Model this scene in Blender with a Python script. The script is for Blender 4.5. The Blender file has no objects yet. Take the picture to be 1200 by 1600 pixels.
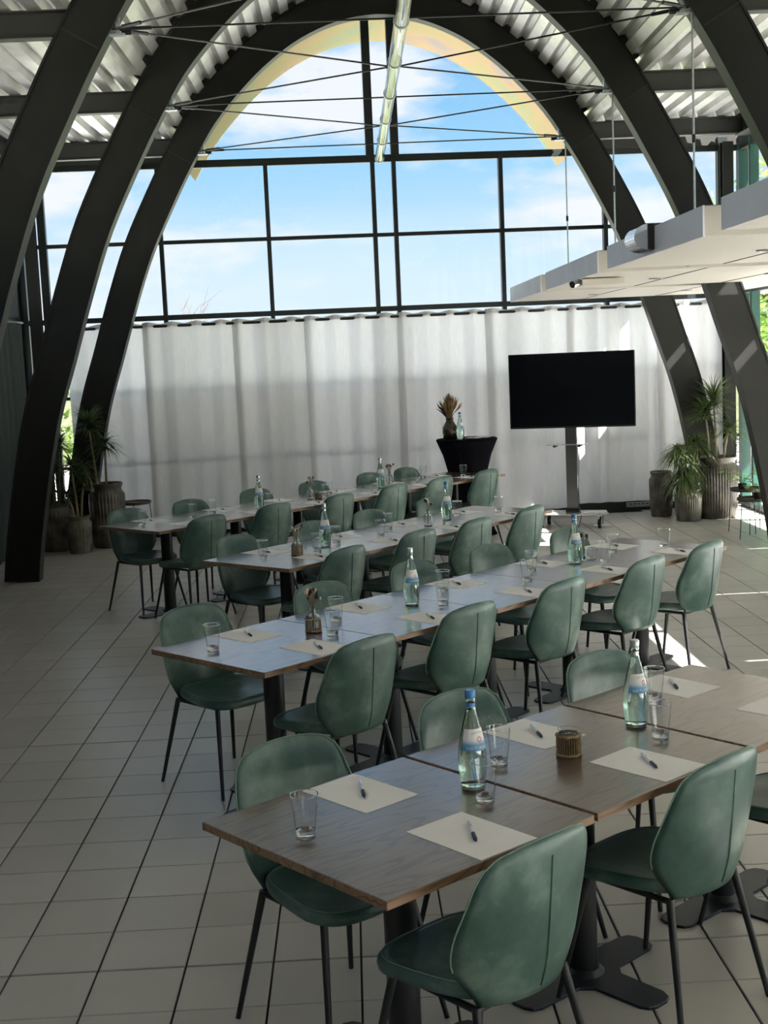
import bpy, bmesh, math, random
from mathutils import Vector, Matrix, noise
D = bpy.data
SC = bpy.context.scene
COL = SC.collection
PI = math.pi
random.seed(7)
rnd = random.uniform

# ------------------------------------------------------------------ camera, sky, sun, exposure
CAM_Z = 2.0419
def set_camera():
    p, y, r = 0.12102, 0.02276, -0.044142
    F = Vector((math.sin(y)*math.cos(p), math.cos(y)*math.cos(p), -math.sin(p)))
    R0 = Vector((math.cos(y), -math.sin(y), 0)); U0 = R0.cross(F)
    R = R0*math.cos(r) + U0*math.sin(r); U = -R0*math.sin(r) + U0*math.cos(r)
    cam = D.cameras.new('camera'); o = D.objects.new('camera', cam); COL.objects.link(o)
    o.matrix_world = Matrix(((R.x, U.x, -F.x, 0), (R.y, U.y, -F.y, 0), (R.z, U.z, -F.z, CAM_Z), (0, 0, 0, 1)))
    cam.sensor_fit = 'VERTICAL'; cam.sensor_height = 36; cam.sensor_width = 27
    cam.lens = 36*2002.5/1600; cam.clip_start = .05; cam.clip_end = 500
    SC.camera = o
    return R, U, F
cr, cu, cf = set_camera()
def project(p):
    d = Vector(p) - Vector((0, 0, CAM_Z)); w = d.dot(cf)
    return (600 + 2002.5*d.dot(cr)/w, 800 - 2002.5*d.dot(cu)/w, w)

SC.view_settings.view_transform = 'Standard'; SC.view_settings.look = 'None'
SC.view_settings.gamma = 1; SC.view_settings.use_curve_mapping = False
SC.view_settings.exposure = 2.2
SKY_STRENGTH = .245
SUN_STRENGTH = 12.0

def N(nt, t, **kw):
    n = nt.nodes.new(t)
    for k, v in kw.items():
        if k in ('location',): continue
        try: setattr(n, k, v)
        except Exception: n.inputs[k].default_value = v
    return n
def L(nt, a, b): nt.links.new(a, b)
def ramp(nt, stops, fac=None, interp='LINEAR'):
    n = nt.nodes.new('ShaderNodeValToRGB'); e = n.color_ramp.elements; n.color_ramp.interpolation = interp
    while len(e) < len(stops): e.new(.5)
    for q, (p, c) in zip(e, stops):
        q.position = p; q.color = (*c, 1) if len(c) == 3 else c
    if fac is not None: L(nt, fac, n.inputs[0])
    return n
def mth(nt, op, a, b=None, clamp=False):
    n = nt.nodes.new('ShaderNodeMath'); n.operation = op; n.use_clamp = clamp
    for i, v in enumerate((a, b)):
        if v is None: continue
        if isinstance(v, (int, float)): n.inputs[i].default_value = v
        else: L(nt, v, n.inputs[i])
    return n.outputs[0]
def mixc(nt, f, a, b, mode='MIX'):
    n = nt.nodes.new('ShaderNodeMix'); n.data_type = 'RGBA'; n.blend_type = mode
    for s, v in ((n.inputs[0], f), (n.inputs[6], a), (n.inputs[7], b)):
        if isinstance(v, (int, float)): s.default_value = v
        elif isinstance(v, tuple): s.default_value = (*v, 1)
        else: L(nt, v, s)
    return n.outputs[2]

def make_world():
    w = D.worlds.new('sky'); SC.world = w; w.use_nodes = True; nt = w.node_tree; nt.nodes.clear()
    out = N(nt, 'ShaderNodeOutputWorld'); bg = N(nt, 'ShaderNodeBackground'); bg.inputs[1].default_value = SKY_STRENGTH
    tc = N(nt, 'ShaderNodeTexCoord'); sp = N(nt, 'ShaderNodeSeparateXYZ'); L(nt, tc.outputs['Generated'], sp.inputs[0])
    blue = ramp(nt, [(0.0, (.74, .87, .95)), (.06, (.60, .81, .95)), (.14, (.36, .66, .93)), (.25, (.16, .48, .86)), (.6, (.08, .26, .62)), (1, (.06, .2, .5))], sp.outputs[2])
    mp = N(nt, 'ShaderNodeMapping'); mp.inputs['Scale'].default_value = (6.0, 6.0, 17.0); mp.inputs['Location'].default_value = (3.1, 1.7, .62)
    L(nt, tc.outputs['Generated'], mp.inputs[0])
    n1 = N(nt, 'ShaderNodeTexNoise'); n1.inputs['Scale'].default_value = 1.0; n1.inputs['Detail'].default_value = 7; n1.inputs['Roughness'].default_value = .56
    L(nt, mp.outputs[0], n1.inputs[0])
    cov = ramp(nt, [(.455, (0, 0, 0)), (.60, (1, 1, 1))], n1.outputs[0])
    mp2 = N(nt, 'ShaderNodeMapping'); mp2.inputs['Scale'].default_value = (2.2, 2.2, 9.0); mp2.inputs['Location'].default_value = (.3, 5.2, 2.2)
    L(nt, tc.outputs['Generated'], mp2.inputs[0])
    n2 = N(nt, 'ShaderNodeTexNoise'); n2.inputs['Scale'].default_value = 1.0; n2.inputs['Detail'].default_value = 4
    L(nt, mp2.outputs[0], n2.inputs[0])
    haze = ramp(nt, [(.38, (0, 0, 0)), (.7, (.6, .6, .6))], n2.outputs[0])
    c1 = mixc(nt, haze.outputs[0], blue.outputs[0], (.80, .88, .96))
    shade = mixc(nt, n2.outputs[0], (.74, .82, .92), (.96, .97, .98))
    c2 = mixc(nt, cov.outputs[0], c1, shade)
    hz = ramp(nt, [(-.0, (.30, .36, .30)), (.004, (1, 1, 1))], sp.outputs[2])
    c3 = mixc(nt, hz.outputs[0], (.30, .36, .28), c2)
    L(nt, c3, bg.inputs[0]); L(nt, bg.outputs[0], out.inputs[0])
make_world()
sun = D.lights.new('sun', 'SUN'); sun.energy = SUN_STRENGTH; sun.angle = .0093; sun.color = (1.0, .985, .96)
so = D.objects.new('sun', sun); COL.objects.link(so)
SUN_DIR = Vector((-1, .31, -1.07)).normalized()
so.rotation_euler = SUN_DIR.to_track_quat('-Z', 'Y').to_euler(); so.location = (12, -5, 14)

# ------------------------------------------------------------------ mesh helpers
class MB:
    def __init__(s): s.v = []; s.f = []; s.uv = {}
    def add(s, vs, fs):
        o = len(s.v); s.v += [tuple(p) for p in vs]; s.f += [tuple(i+o for i in f) for f in fs]; return s
    def box(s, c, d, rz=0, M=None):
        x, y, z = (q/2 for q in d); vs = [Vector((a*x, b*y, e*z)) for e in (-1, 1) for b in (-1, 1) for a in (-1, 1)]
        R = Matrix.Rotation(rz, 4, 'Z')
        vs = [(M @ v if M else R @ v) + Vector(c) for v in vs]
        return s.add(vs, [(0, 2, 3, 1), (4, 5, 7, 6), (0, 1, 5, 4), (2, 6, 7, 3), (0, 4, 6, 2), (1, 3, 7, 5)])
    def bbox(s, c, d, b=.003, rz=0):
        # box with chamfered top edge
        x, y, z = (q/2 for q in d); R = Matrix.Rotation(rz, 4, 'Z'); vs = []
        for zz, k in ((-z, b), (-z+b, 0), (z-b, 0), (z, b)):
            for a, e in ((-1, -1), (1, -1), (1, 1), (-1, 1)): vs.append(R @ Vector((a*(x-k), e*(y-k), zz)) + Vector(c))
        fs = [(3, 2, 1, 0), (12, 13, 14, 15)]
        for r in range(3):
            for i in range(4): fs.append((r*4+i, r*4+(i+1) % 4, r*4+4+(i+1) % 4, r*4+4+i))
        return s.add(vs, fs)
    def tube(s, pts, rad, n=8, cap=True):
        pts = [Vector(p) for p in pts]; rings = []
        if not isinstance(rad, (list, tuple)): rad = [rad]*len(pts)
        prev = None
        for i, p in enumerate(pts):
            t = (pts[min(i+1, len(pts)-1)] - pts[max(i-1, 0)]).normalized()
            if prev is None: a = t.cross(Vector((0, 0, 1)) if abs(t.z) < .9 else Vector((1, 0, 0))).normalized()
            else: a = (prev - t*prev.dot(t)).normalized()
            prev = a; b = t.cross(a)
            rings.append([p + (a*math.cos(2*PI*k/n) + b*math.sin(2*PI*k/n))*rad[i] for k in range(n)])
        vs = [v for r in rings for v in r]; fs = []
        for i in range(len(pts)-1):
            for k in range(n): fs.append((i*n+k, i*n+(k+1) % n, (i+1)*n+(k+1) % n, (i+1)*n+k))
        if cap: fs += [tuple(range(n-1, -1, -1)), tuple(range((len(pts)-1)*n, len(pts)*n))]
        return s.add(vs, fs)
    def lathe(s, prof, n=24, c=(0, 0, 0), rf=None, cap0=True, cap1=True):
        vs = []
        for (r, z) in prof:
            for k in range(n):
                a = 2*PI*k/n; q = r*(rf(a, z) if rf else 1); vs.append((c[0]+q*math.cos(a), c[1]+q*math.sin(a), c[2]+z))
        fs = []
        for i in range(len(prof)-1):
            for k in range(n): fs.append((i*n+k, i*n+(k+1) % n, (i+1)*n+(k+1) % n, (i+1)*n+k))
        if cap0: fs.append(tuple(range(n-1, -1, -1)))
        if cap1: fs.append(tuple(range((len(prof)-1)*n, len(prof)*n)))
        return s.add(vs, fs)
    def prism(s, poly, z0, z1, b=0):
        n = len(poly); c = Vector((sum(p[0] for p in poly)/n, sum(p[1] for p in poly)/n))
        def ins(p, k):
            q = Vector(p); d = (c-q); return q + d.normalized()*k
        lay = [(z0, 0), (z1-b, 0), (z1, b)] if b else [(z0, 0), (z1, 0)]
        vs = [(*ins(p, k), z) for z, k in lay for p in poly]; fs = [tuple(range(n-1, -1, -1)), tuple(range((len(lay)-1)*n, len(lay)*n))]
        for l in range(len(lay)-1):
            for i in range(n): fs.append((l*n+i, l*n+(i+1) % n, l*n+n+(i+1) % n, l*n+n+i))
        return s.add(vs, fs)
    def grid(s, P):
        r, c = len(P), len(P[0]); vs = [p for q in P for p in q]
        return s.add(vs, [(i*c+j, i*c+j+1, (i+1)*c+j+1, (i+1)*c+j) for i in range(r-1) for j in range(c-1)])
    def blob(s, c, r, sz=1, n=6, m=4):
        prof = [(max(.0005, r*math.sin(PI*i/m)), -r*sz*math.cos(PI*i/m)) for i in range(m+1)]
        return s.lathe(prof, n, c)
    def mesh(s, name, mat, smooth=False):
        me = D.meshes.new(name); me.from_pydata(s.v, [], s.f); me.update()
        if mat: me.materials.append(mat)
        if smooth:
            me.shade_smooth()
            if smooth != 2:
                try: me.set_sharp_from_angle(angle=math.radians(smooth if smooth not in (True, 1) else 40))
                except Exception: pass
        return me
    def build(s, name, mat, parent=None, smooth=False, loc=None):
        o = D.objects.new(name, s.mesh(name, mat, smooth)); COL.objects.link(o)
        if parent: o.parent = parent
        if loc: o.location = loc
        return o
def tag(o, label=None, cat=None, group=None, kind=None):
    if label: o['label'] = label
    if cat: o['category'] = cat
    if group: o['group'] = group
    if kind: o['kind'] = kind
    return o
def empty(name, loc=(0, 0, 0), rz=0, **k):
    o = D.objects.new(name, None); COL.objects.link(o); o.location = loc; o.rotation_euler = (0, 0, rz); o.empty_display_size = .1
    return tag(o, **k)
def dup(src, loc, rz=None, label=None, group=None):
    r = src.copy(); COL.objects.link(r); r.location = loc
    if rz is not None: r.rotation_euler = (0, 0, rz)
    if label: r['label'] = label
    if group: r['group'] = group
    for ch in list(src.children):
        c = ch.copy(); COL.objects.link(c); c.parent = r
        for g in list(ch.children):
            d = g.copy(); COL.objects.link(d); d.parent = c
    return r

# ------------------------------------------------------------------ materials
def pbr(name, col, rough=.5, metal=0, spec=.5, bump=None, var=None, coat=0, **kw):
    m = D.materials.new(name); m.use_nodes = True; nt = m.node_tree; b = nt.nodes['Principled BSDF']
    b.inputs['Base Color'].default_value = (*col, 1); b.inputs['Roughness'].default_value = rough
    b.inputs['Metallic'].default_value = metal; b.inputs['Specular IOR Level'].default_value = spec
    b.inputs['Coat Weight'].default_value = coat
    tc = N(nt, 'ShaderNodeTexCoord')
    if var:
        sc, amt = var; n = N(nt, 'ShaderNodeTexNoise'); n.inputs['Scale'].default_value = sc; n.inputs['Detail'].default_value = 5
        L(nt, tc.outputs['Object'], n.inputs[0])
        r = ramp(nt, [(.3, tuple(c*(1-amt) for c in col)), (.7, tuple(min(1, c*(1+amt)) for c in col))], n.outputs[0])
        L(nt, r.outputs[0], b.inputs['Base Color'])
    if bump:
        sc, st = bump; n = N(nt, 'ShaderNodeTexNoise'); n.inputs['Scale'].default_value = sc; n.inputs['Detail'].default_value = 4
        L(nt, tc.outputs['Object'], n.inputs[0]); bp = N(nt, 'ShaderNodeBump'); bp.inputs['Strength'].default_value = st; bp.inputs['Distance'].default_value = .002
        L(nt, n.outputs[0], bp.inputs['Height']); L(nt, bp.outputs[0], b.inputs['Normal'])
    return m
def bsdf(m): return m.node_tree.nodes['Principled BSDF']

def mat_tile():
    m = pbr('floor_tile', (.46, .43, .37), .34); nt = m.node_tree; b = bsdf(m)
    g = N(nt, 'ShaderNodeNewGeometry'); mp = N(nt, 'ShaderNodeMapping'); mp.inputs['Location'].default_value = (.6503/.3, -4.1825/.3, 0); mp.inputs['Scale'].default_value = (1/.3, 1/.3, 0)
    L(nt, g.outputs['Position'], mp.inputs[0])
    fl = N(nt, 'ShaderNodeVectorMath'); fl.operation = 'FLOOR'; L(nt, mp.outputs[0], fl.inputs[0])
    wn = N(nt, 'ShaderNodeTexWhiteNoise'); wn.noise_dimensions = '2D'; L(nt, fl.outputs[0], wn.inputs['Vector'])
    n = N(nt, 'ShaderNodeTexNoise'); n.inputs['Scale'].default_value = 7; n.inputs['Detail'].default_value = 6; L(nt, g.outputs['Position'], n.inputs[0])
    n.inputs['Scale'].default_value = 3.5; n.inputs['Detail'].default_value = 3
    mixv = mth(nt, 'ADD', mth(nt, 'MULTIPLY', wn.outputs['Value'], .5), mth(nt, 'MULTIPLY', n.outputs[0], .5))
    r = ramp(nt, [(.1, (.415, .395, .355)), (.9, (.515, .49, .44))], mixv); L(nt, r.outputs[0], b.inputs['Base Color'])
    b.inputs['Roughness'].default_value = .29
    return m
def mat_wood(name, dark, light, rough=.36, edge=False):
    m = pbr(name, dark, rough); nt = m.node_tree; b = bsdf(m)
    tc = N(nt, 'ShaderNodeTexCoord'); oi = N(nt, 'ShaderNodeObjectInfo')
    off = N(nt, 'ShaderNodeVectorMath'); off.operation = 'SCALE'; L(nt, oi.outputs['Random'], off.inputs['Scale']); off.inputs[0].default_value = (7, 11, 3)
    ad = N(nt, 'ShaderNodeVectorMath'); ad.operation = 'ADD'; L(nt, tc.outputs['Object'], ad.inputs[0]); L(nt, off.outputs[0], ad.inputs[1])
    mp = N(nt, 'ShaderNodeMapping'); mp.inputs['Scale'].default_value = (.55, 3.2, 3.2); L(nt, ad.outputs[0], mp.inputs[0])
    n0 = N(nt, 'ShaderNodeTexNoise'); n0.inputs['Scale'].default_value = 1.6; n0.inputs['Detail'].default_value = 3; L(nt, mp.outputs[0], n0.inputs[0])
    wv = mth(nt, 'FRACT', mth(nt, 'MULTIPLY', n0.outputs[0], 17.0))
    band = ramp(nt, [(0, (0, 0, 0)), (.22, (.9, .9, .9)), (.75, (1, 1, 1)), (1, (0, 0, 0))], wv)
    mp2 = N(nt, 'ShaderNodeMapping'); mp2.inputs['Scale'].default_value = (4, 110, 110); L(nt, ad.outputs[0], mp2.inputs[0])
    n1 = N(nt, 'ShaderNodeTexNoise'); n1.inputs['Scale'].default_value = 1; n1.inputs['Detail'].default_value = 3; L(nt, mp2.outputs[0], n1.inputs[0])
    f = mth(nt, 'ADD', mth(nt, 'MULTIPLY', band.outputs[0], .5), mth(nt, 'MULTIPLY', n1.outputs[0], .6))
    r = ramp(nt, [(.12, tuple(c*.3 for c in dark)), (.45, dark), (.9, light)], f); L(nt, r.outputs[0], b.inputs['Base Color'])
    bp = N(nt, 'ShaderNodeBump'); bp.inputs['Strength'].default_value = .5; bp.inputs['Distance'].default_value = .001; L(nt, f, bp.inputs['Height']); L(nt, bp.outputs[0], b.inputs['Normal'])
    return m
def mat_leather():
    m = pbr('green_leather', (.10, .20, .15), .35); nt = m.node_tree; b = bsdf(m)
    tc = N(nt, 'ShaderNodeTexCoord'); oi = N(nt, 'ShaderNodeObjectInfo')
    off = N(nt, 'ShaderNodeVectorMath'); off.operation = 'SCALE'; L(nt, oi.outputs['Random'], off.inputs['Scale']); off.inputs[0].default_value = (9, 5, 7)
    ad = N(nt, 'ShaderNodeVectorMath'); ad.operation = 'ADD'; L(nt, tc.outputs['Object'], ad.inputs[0]); L(nt, off.outputs[0], ad.inputs[1])
    n = N(nt, 'ShaderNodeTexNoise'); n.inputs['Scale'].default_value = 6; n.inputs['Detail'].default_value = 6; n.inputs['Roughness'].default_value = .6; L(nt, ad.outputs[0], n.inputs[0])
    r = ramp(nt, [(.3, (.030, .074, .062)), (.52, (.062, .124, .101)), (.80, (.21, .29, .24))], n.outputs[0]); L(nt, r.outputs[0], b.inputs['Base Color'])
    n2 = N(nt, 'ShaderNodeTexVoronoi'); n2.inputs['Scale'].default_value = 420; L(nt, ad.outputs[0], n2.inputs[0])
    bp = N(nt, 'ShaderNodeBump'); bp.inputs['Strength'].default_value = .12; bp.inputs['Distance'].default_value = .001; L(nt, n2.outputs[0], bp.inputs['Height']); L(nt, bp.outputs[0], b.inputs['Normal'])
    return m
def mat_pane(name='window_glass', tint=(1, 1, 1), k=1.0, edge=False):
    m = D.materials.new(name); m.use_nodes = True; nt = m.node_tree; nt.nodes.clear()
    o = N(nt, 'ShaderNodeOutputMaterial'); mx = N(nt, 'ShaderNodeMixShader'); t = N(nt, 'ShaderNodeBsdfTransparent'); g = N(nt, 'ShaderNodeBsdfGlossy')
    t.inputs[0].default_value = (*tint, 1); g.inputs['Roughness'].default_value = .0
    f = N(nt, 'ShaderNodeLayerWeight'); fr = mth(nt, 'ADD', .02, mth(nt, 'MULTIPLY', .55, mth(nt, 'POWER', f.outputs['Facing'], 5)))
    if edge: L(nt, ramp(nt, [(0, tint), (.45, tint), (.8, (.66, .70, .70)), (1, (.15, .17, .17))], f.outputs['Facing']).outputs[0], t.inputs[0])
    L(nt, mth(nt, 'MULTIPLY', fr, k), mx.inputs[0]); L(nt, t.outputs[0], mx.inputs[1]); L(nt, g.outputs[0], mx.inputs[2]); L(nt, mx.outputs[0], o.inputs[0])
    return m
def mat_glass(name, col=(1, 1, 1), ior=1.48, rough=0):
    m = pbr(name, col, rough); b = bsdf(m); b.inputs['Transmission Weight'].default_value = 1; b.inputs['IOR'].default_value = ior; return m
def mat_fabric(name, col, trans=.5):
    m = D.materials.new(name); m.use_nodes = True; nt = m.node_tree; nt.nodes.clear()
    o = N(nt, 'ShaderNodeOutputMaterial'); mx = N(nt, 'ShaderNodeMixShader'); d = N(nt, 'ShaderNodeBsdfDiffuse'); t = N(nt, 'ShaderNodeBsdfTranslucent')
    tc = N(nt, 'ShaderNodeTexCoord'); mp = N(nt, 'ShaderNodeMapping'); mp.inputs['Scale'].default_value = (60, 60, 8); L(nt, tc.outputs['Object'], mp.inputs[0])
    n = N(nt, 'ShaderNodeTexNoise'); n.inputs['Scale'].default_value = 1; n.inputs['Detail'].default_value = 3; L(nt, mp.outputs[0], n.inputs[0])
    r = ramp(nt, [(.3, tuple(c*.93 for c in col)), (.7, col)], n.outputs[0])
    mx.inputs[0].default_value = trans
    L(nt, r.outputs[0], d.inputs[0]); L(nt, r.outputs[0], t.inputs[0]); L(nt, d.outputs[0], mx.inputs[1]); L(nt, t.outputs[0], mx.inputs[2]); L(nt, mx.outputs[0], o.inputs[0])
    return m
def mat_panel():
    m = pbr('acoustic_panel', (.72, .67, .57), .6); nt = m.node_tree; b = bsdf(m); g = N(nt, 'ShaderNodeNewGeometry'); s = N(nt, 'ShaderNodeSeparateXYZ'); L(nt, g.outputs['Position'], s.inputs[0])
    w = mth(nt, 'FRACT', mth(nt, 'MULTIPLY', s.outputs[0], 1/.032)); r = ramp(nt, [(0, (0, 0, 0)), (.1, (0, 0, 0)), (.2, (1, 1, 1))], w)
    bp = N(nt, 'ShaderNodeBump'); bp.inputs['Strength'].default_value = .8; bp.inputs['Distance'].default_value = .004; L(nt, r.outputs[0], bp.inputs['Height']); L(nt, bp.outputs[0], b.inputs['Normal'])
    L(nt, mixc(nt, r.outputs[0], (.42, .39, .34), (.60, .57, .505)), b.inputs['Base Color'])
    return m
def mat_pot(name, c1, c2):
    m = pbr(name, c1, .22); nt = m.node_tree; b = bsdf(m); tc = N(nt, 'ShaderNodeTexCoord')
    n = N(nt, 'ShaderNodeTexNoise'); n.inputs['Scale'].default_value = 7; n.inputs['Detail'].default_value = 6; L(nt, tc.outputs['Object'], n.inputs[0])
    L(nt, ramp(nt, [(.35, c1), (.65, c2)], n.outputs[0]).outputs[0], b.inputs['Base Color']); return m
def mat_soffit():
    m = D.materials.new('plywood_soffit'); m.use_nodes = True; nt = m.node_tree; nt.nodes.clear()
    o = N(nt, 'ShaderNodeOutputMaterial'); mx = N(nt, 'ShaderNodeMixShader'); d = N(nt, 'ShaderNodeBsdfDiffuse'); t = N(nt, 'ShaderNodeBsdfTranslucent'); mx.inputs[0].default_value = .45
    g = N(nt, 'ShaderNodeNewGeometry'); n = N(nt, 'ShaderNodeTexNoise'); n.inputs['Scale'].default_value = 1.1; n.inputs['Detail'].default_value = 4; L(nt, g.outputs['Position'], n.inputs[0])
    r = ramp(nt, [(.3, (.20, .18, .17)), (.42, (.27, .20, .12)), (.55, (.24, .21, .11)), (.72, (.17, .22, .14))], n.outputs[0])
    L(nt, r.outputs[0], d.inputs[0]); L(nt, r.outputs[0], t.inputs[0]); L(nt, d.outputs[0], mx.inputs[1]); L(nt, t.outputs[0], mx.inputs[2]); L(nt, mx.outputs[0], o.inputs[0]); mx.inputs[0].default_value = .12; return m
def mat_leaf(name, c1, c2, trans=.3):
    m = D.materials.new(name); m.use_nodes = True; nt = m.node_tree; nt.nodes.clear()
    o = N(nt, 'ShaderNodeOutputMaterial'); mx = N(nt, 'ShaderNodeMixShader'); d = N(nt, 'ShaderNodeBsdfPrincipled'); t = N(nt, 'ShaderNodeBsdfTranslucent'); mx.inputs[0].default_value = trans
    d.inputs['Roughness'].default_value = .45
    g = N(nt, 'ShaderNodeNewGeometry'); r = ramp(nt, [(0, c1), (1, c2)], g.outputs['Random Per Island'])
    L(nt, r.outputs[0], d.inputs['Base Color']); L(nt, r.outputs[0], t.inputs[0]); L(nt, d.outputs[0], mx.inputs[1]); L(nt, t.outputs[0], mx.inputs[2]); L(nt, mx.outputs[0], o.inputs[0]); return m

M = {}
M['tile'] = mat_tile(); M['grout'] = pbr('grout', (.03, .03, .03), .85, bump=(200, .3))
M['wood'] = mat_wood('brown_oak', (.062, .036, .024), (.125, .078, .052), .33); bsdf(M['wood']).inputs['Coat Weight'].default_value = 1.0; bsdf(M['wood']).inputs['Coat Roughness'].default_value = .17; bsdf(M['wood']).inputs['Coat IOR'].default_value = 1.6; M['edge'] = mat_wood('oak_edge', (.17, .098, .05), (.27, .165, .09), .45)
M['leather'] = mat_leather(); M['stitch'] = pbr('stitch_thread', (.17, .27, .215), .6, var=(80, .2))
M['black_steel'] = pbr('black_steel', (.012, .013, .014), .38, 0, .5, bump=(300, .08)); M['base_steel'] = pbr('base_steel', (.014, .018, .026), .42, bump=(400, .15))
M['arch'] = pbr('arch_steel', (.015, .0152, .0128), .5, 0, .25, var=(3, .2), bump=(60, .06)); M['frame'] = pbr('window_frame', (.013, .018, .017), .4, var=(5, .2))
M['green_frame'] = pbr('green_door_frame', (.015, .075, .055), .35, var=(5, .2)); M['galv'] = pbr('galvanised_bracket', (.55, .57, .6), .35, .8, var=(30, .15))
M['deck'] = pbr('corrugated_deck', (.64, .63, .60), .40, .55, var=(2.2, .22), bump=(14, .25)); M['beam'] = pbr('side_beam', (.028, .028, .024), .5, var=(4, .2))
M['soffit'] = mat_soffit(); M['pane'] = mat_pane(); M['pane_dim'] = mat_pane('dimming_window_glass', (.70, .69, .68)); M['glass'] = mat_glass('tumbler_glass'); M['bottle'] = mat_glass('bottle_glass', (.88, .985, .93), 1.5)
M['water'] = mat_glass('water', (.93, 1, .98), 1.33); M['thin_glass'] = mat_pane('thin_glass', (.97, .98, .98), 2.6, True); M['jar'] = mat_glass('jar_glass', (.96, .98, .96))
M['curtain'] = mat_fabric('sheer_curtain', (.84, .83, .83), .47); M['curtain2'] = mat_fabric('dense_curtain', (.75, .735, .715), .43); M['dark_curtain'] = mat_fabric('dark_curtain', (.055, .064, .060), .1)
M['panel'] = mat_panel(); M['fascia'] = pbr('panel_fascia', (.80, .79, .82), .5, var=(3, .05)); M['bounce_cut'] = pbr('grey_bounce_cut', (.16, .16, .155), .9, var=(9, .1)); M['endcap'] = pbr('panel_end', (.55, .51, .44), .6, var=(3, .08))
M['paper'] = pbr('paper', (.80, .78, .745), .8, var=(3, .03)); M['white'] = pbr('white_print', (.8, .8, .8), .5, var=(20, .03))
M['pen'] = pbr('pen_silver', (.78, .79, .82), .3, 0, var=(90, .05)); M['pen_dark'] = pbr('pen_grip', (.012, .018, .06), .4, var=(90, .1))
M['cap_blue'] = pbr('cap_blue', (.05, .20, .45), .3, var=(60, .15)); M['cap_silver'] = pbr('cap_silver', (.55, .57, .58), .25, .6, var=(60, .1))
M['label'] = None
M['wicker'] = pbr('wicker', (.26, .185, .095), .7, var=(60, .45), bump=(150, .5)); M['dark_fill'] = pbr('dark_candle', (.10, .05, .02), .5, var=(20, .3))
M['straw'] = pbr('dried_straw', (.25, .15, .06), .8, var=(30, .4)); M['dry_dark'] = pbr('dried_seed_head', (.055, .022, .02), .8, var=(60, .4)); M['pale_bloom'] = pbr('pale_bloom', (.60, .50, .38), .8, var=(60, .2))
M['pot'] = mat_pot('fluted_stoneware', (.05, .044, .034), (.14, .12, .09)); M['pot2'] = mat_pot('pale_stoneware', (.09, .085, .062), (.21, .185, .14)); M['soil'] = pbr('soil', (.03, .02, .014), .9, bump=(80, .8))
M['leaf'] = mat_leaf('dracaena_leaf', (.035, .075, .02), (.16, .21, .07)); M['leaf2'] = mat_leaf('round_leaf', (.10, .30, .03), (.25, .45, .08), .45); M['cane'] = pbr('plant_cane', (.30, .23, .14), .8, var=(30, .3), bump=(60, .6))
M['tree_leaf'] = mat_leaf('tree_leaf', (.10, .22, .03), (.30, .42, .10), .5); M['bark'] = pbr('bark', (.11, .08, .06), .9, bump=(30, 1), var=(12, .3))
M['blackcloth'] = pbr('black_stretch_cloth', (.004, .004, .007), .95, 0, .08, var=(20, .2)); M['screen'] = pbr('dark_screen', (.004, .004, .006), .12, var=(2, .05)); M['bezel'] = pbr('bezel', (.008, .008, .009), .35, var=(20, .1))
M['alu'] = pbr('brushed_column', (.13, .13, .13), .35, .7, var=(9, .1)); M['glassplate'] = pbr('smoked_plate', (.42, .42, .40), .12, .2, var=(4, .1)); M['rubber'] = pbr('rubber', (.015, .015, .015), .6, var=(30, .1)); M['chrome'] = pbr('chrome', (.75, .76, .78), .12, 1, var=(6, .05))
M['vase'] = pbr('brown_glazed_vase', (.045, .03, .014), .18, var=(14, .5)); M['tray'] = pbr('tray_top', (.10, .065, .04), .4, var=(12, .3)); M['lamp'] = pbr('lamp_tube', (.85, .85, .83), .3, var=(5, .03))
M['acrylic'] = mat_pane('acrylic_tube', (.86, .87, .88), 1.6); M['concrete'] = pbr('bounce_paving', (.60, .59, .565), .8, var=(1.5, .10), bump=(12, .3)); M['gravel'] = pbr('grey_gravel', (.33, .34, .36), .9, var=(6, .15), bump=(60, .6)); M['grass'] = pbr('lawn', (.13, .155, .075), .9, var=(.6, .3), bump=(20, .8))
M['wall'] = pbr('plaster', (.22, .21, .20), .8, var=(2, .06)); M['added_canopy'] = pbr('added_canopy', (.20, .20, .19), .7, var=(2, .1)); M['baseb'] = pbr('dark_baseboard', (.012, .015, .016), .5, var=(5, .2)); M['grey_metal'] = pbr('grey_heater', (.40, .41, .42), .35, .4, var=(9, .1))
def mat_label():
    m = pbr('bottle_label', (.8, .8, .78), .5); nt = m.node_tree; b = bsdf(m); tc = N(nt, 'ShaderNodeTexCoord'); s = N(nt, 'ShaderNodeSeparateXYZ'); L(nt, tc.outputs['Object'], s.inputs[0])
    r = ramp(nt, [(.0, (.10, .28, .48)), (.30, (.16, .38, .58)), (.48, (.74, .78, .80)), (.6, (.86, .84, .80))], mth(nt, 'DIVIDE', mth(nt, 'SUBTRACT', s.outputs[2], .124), .064))
    L(nt, r.outputs[0], b.inputs['Base Color']); return m
M['label'] = mat_label(); M['red'] = pbr('red_print', (.62, .07, .03), .5, var=(200, .1)); M['ink'] = pbr('grey_ink', (.16, .17, .19), .5, var=(200, .1))

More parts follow.
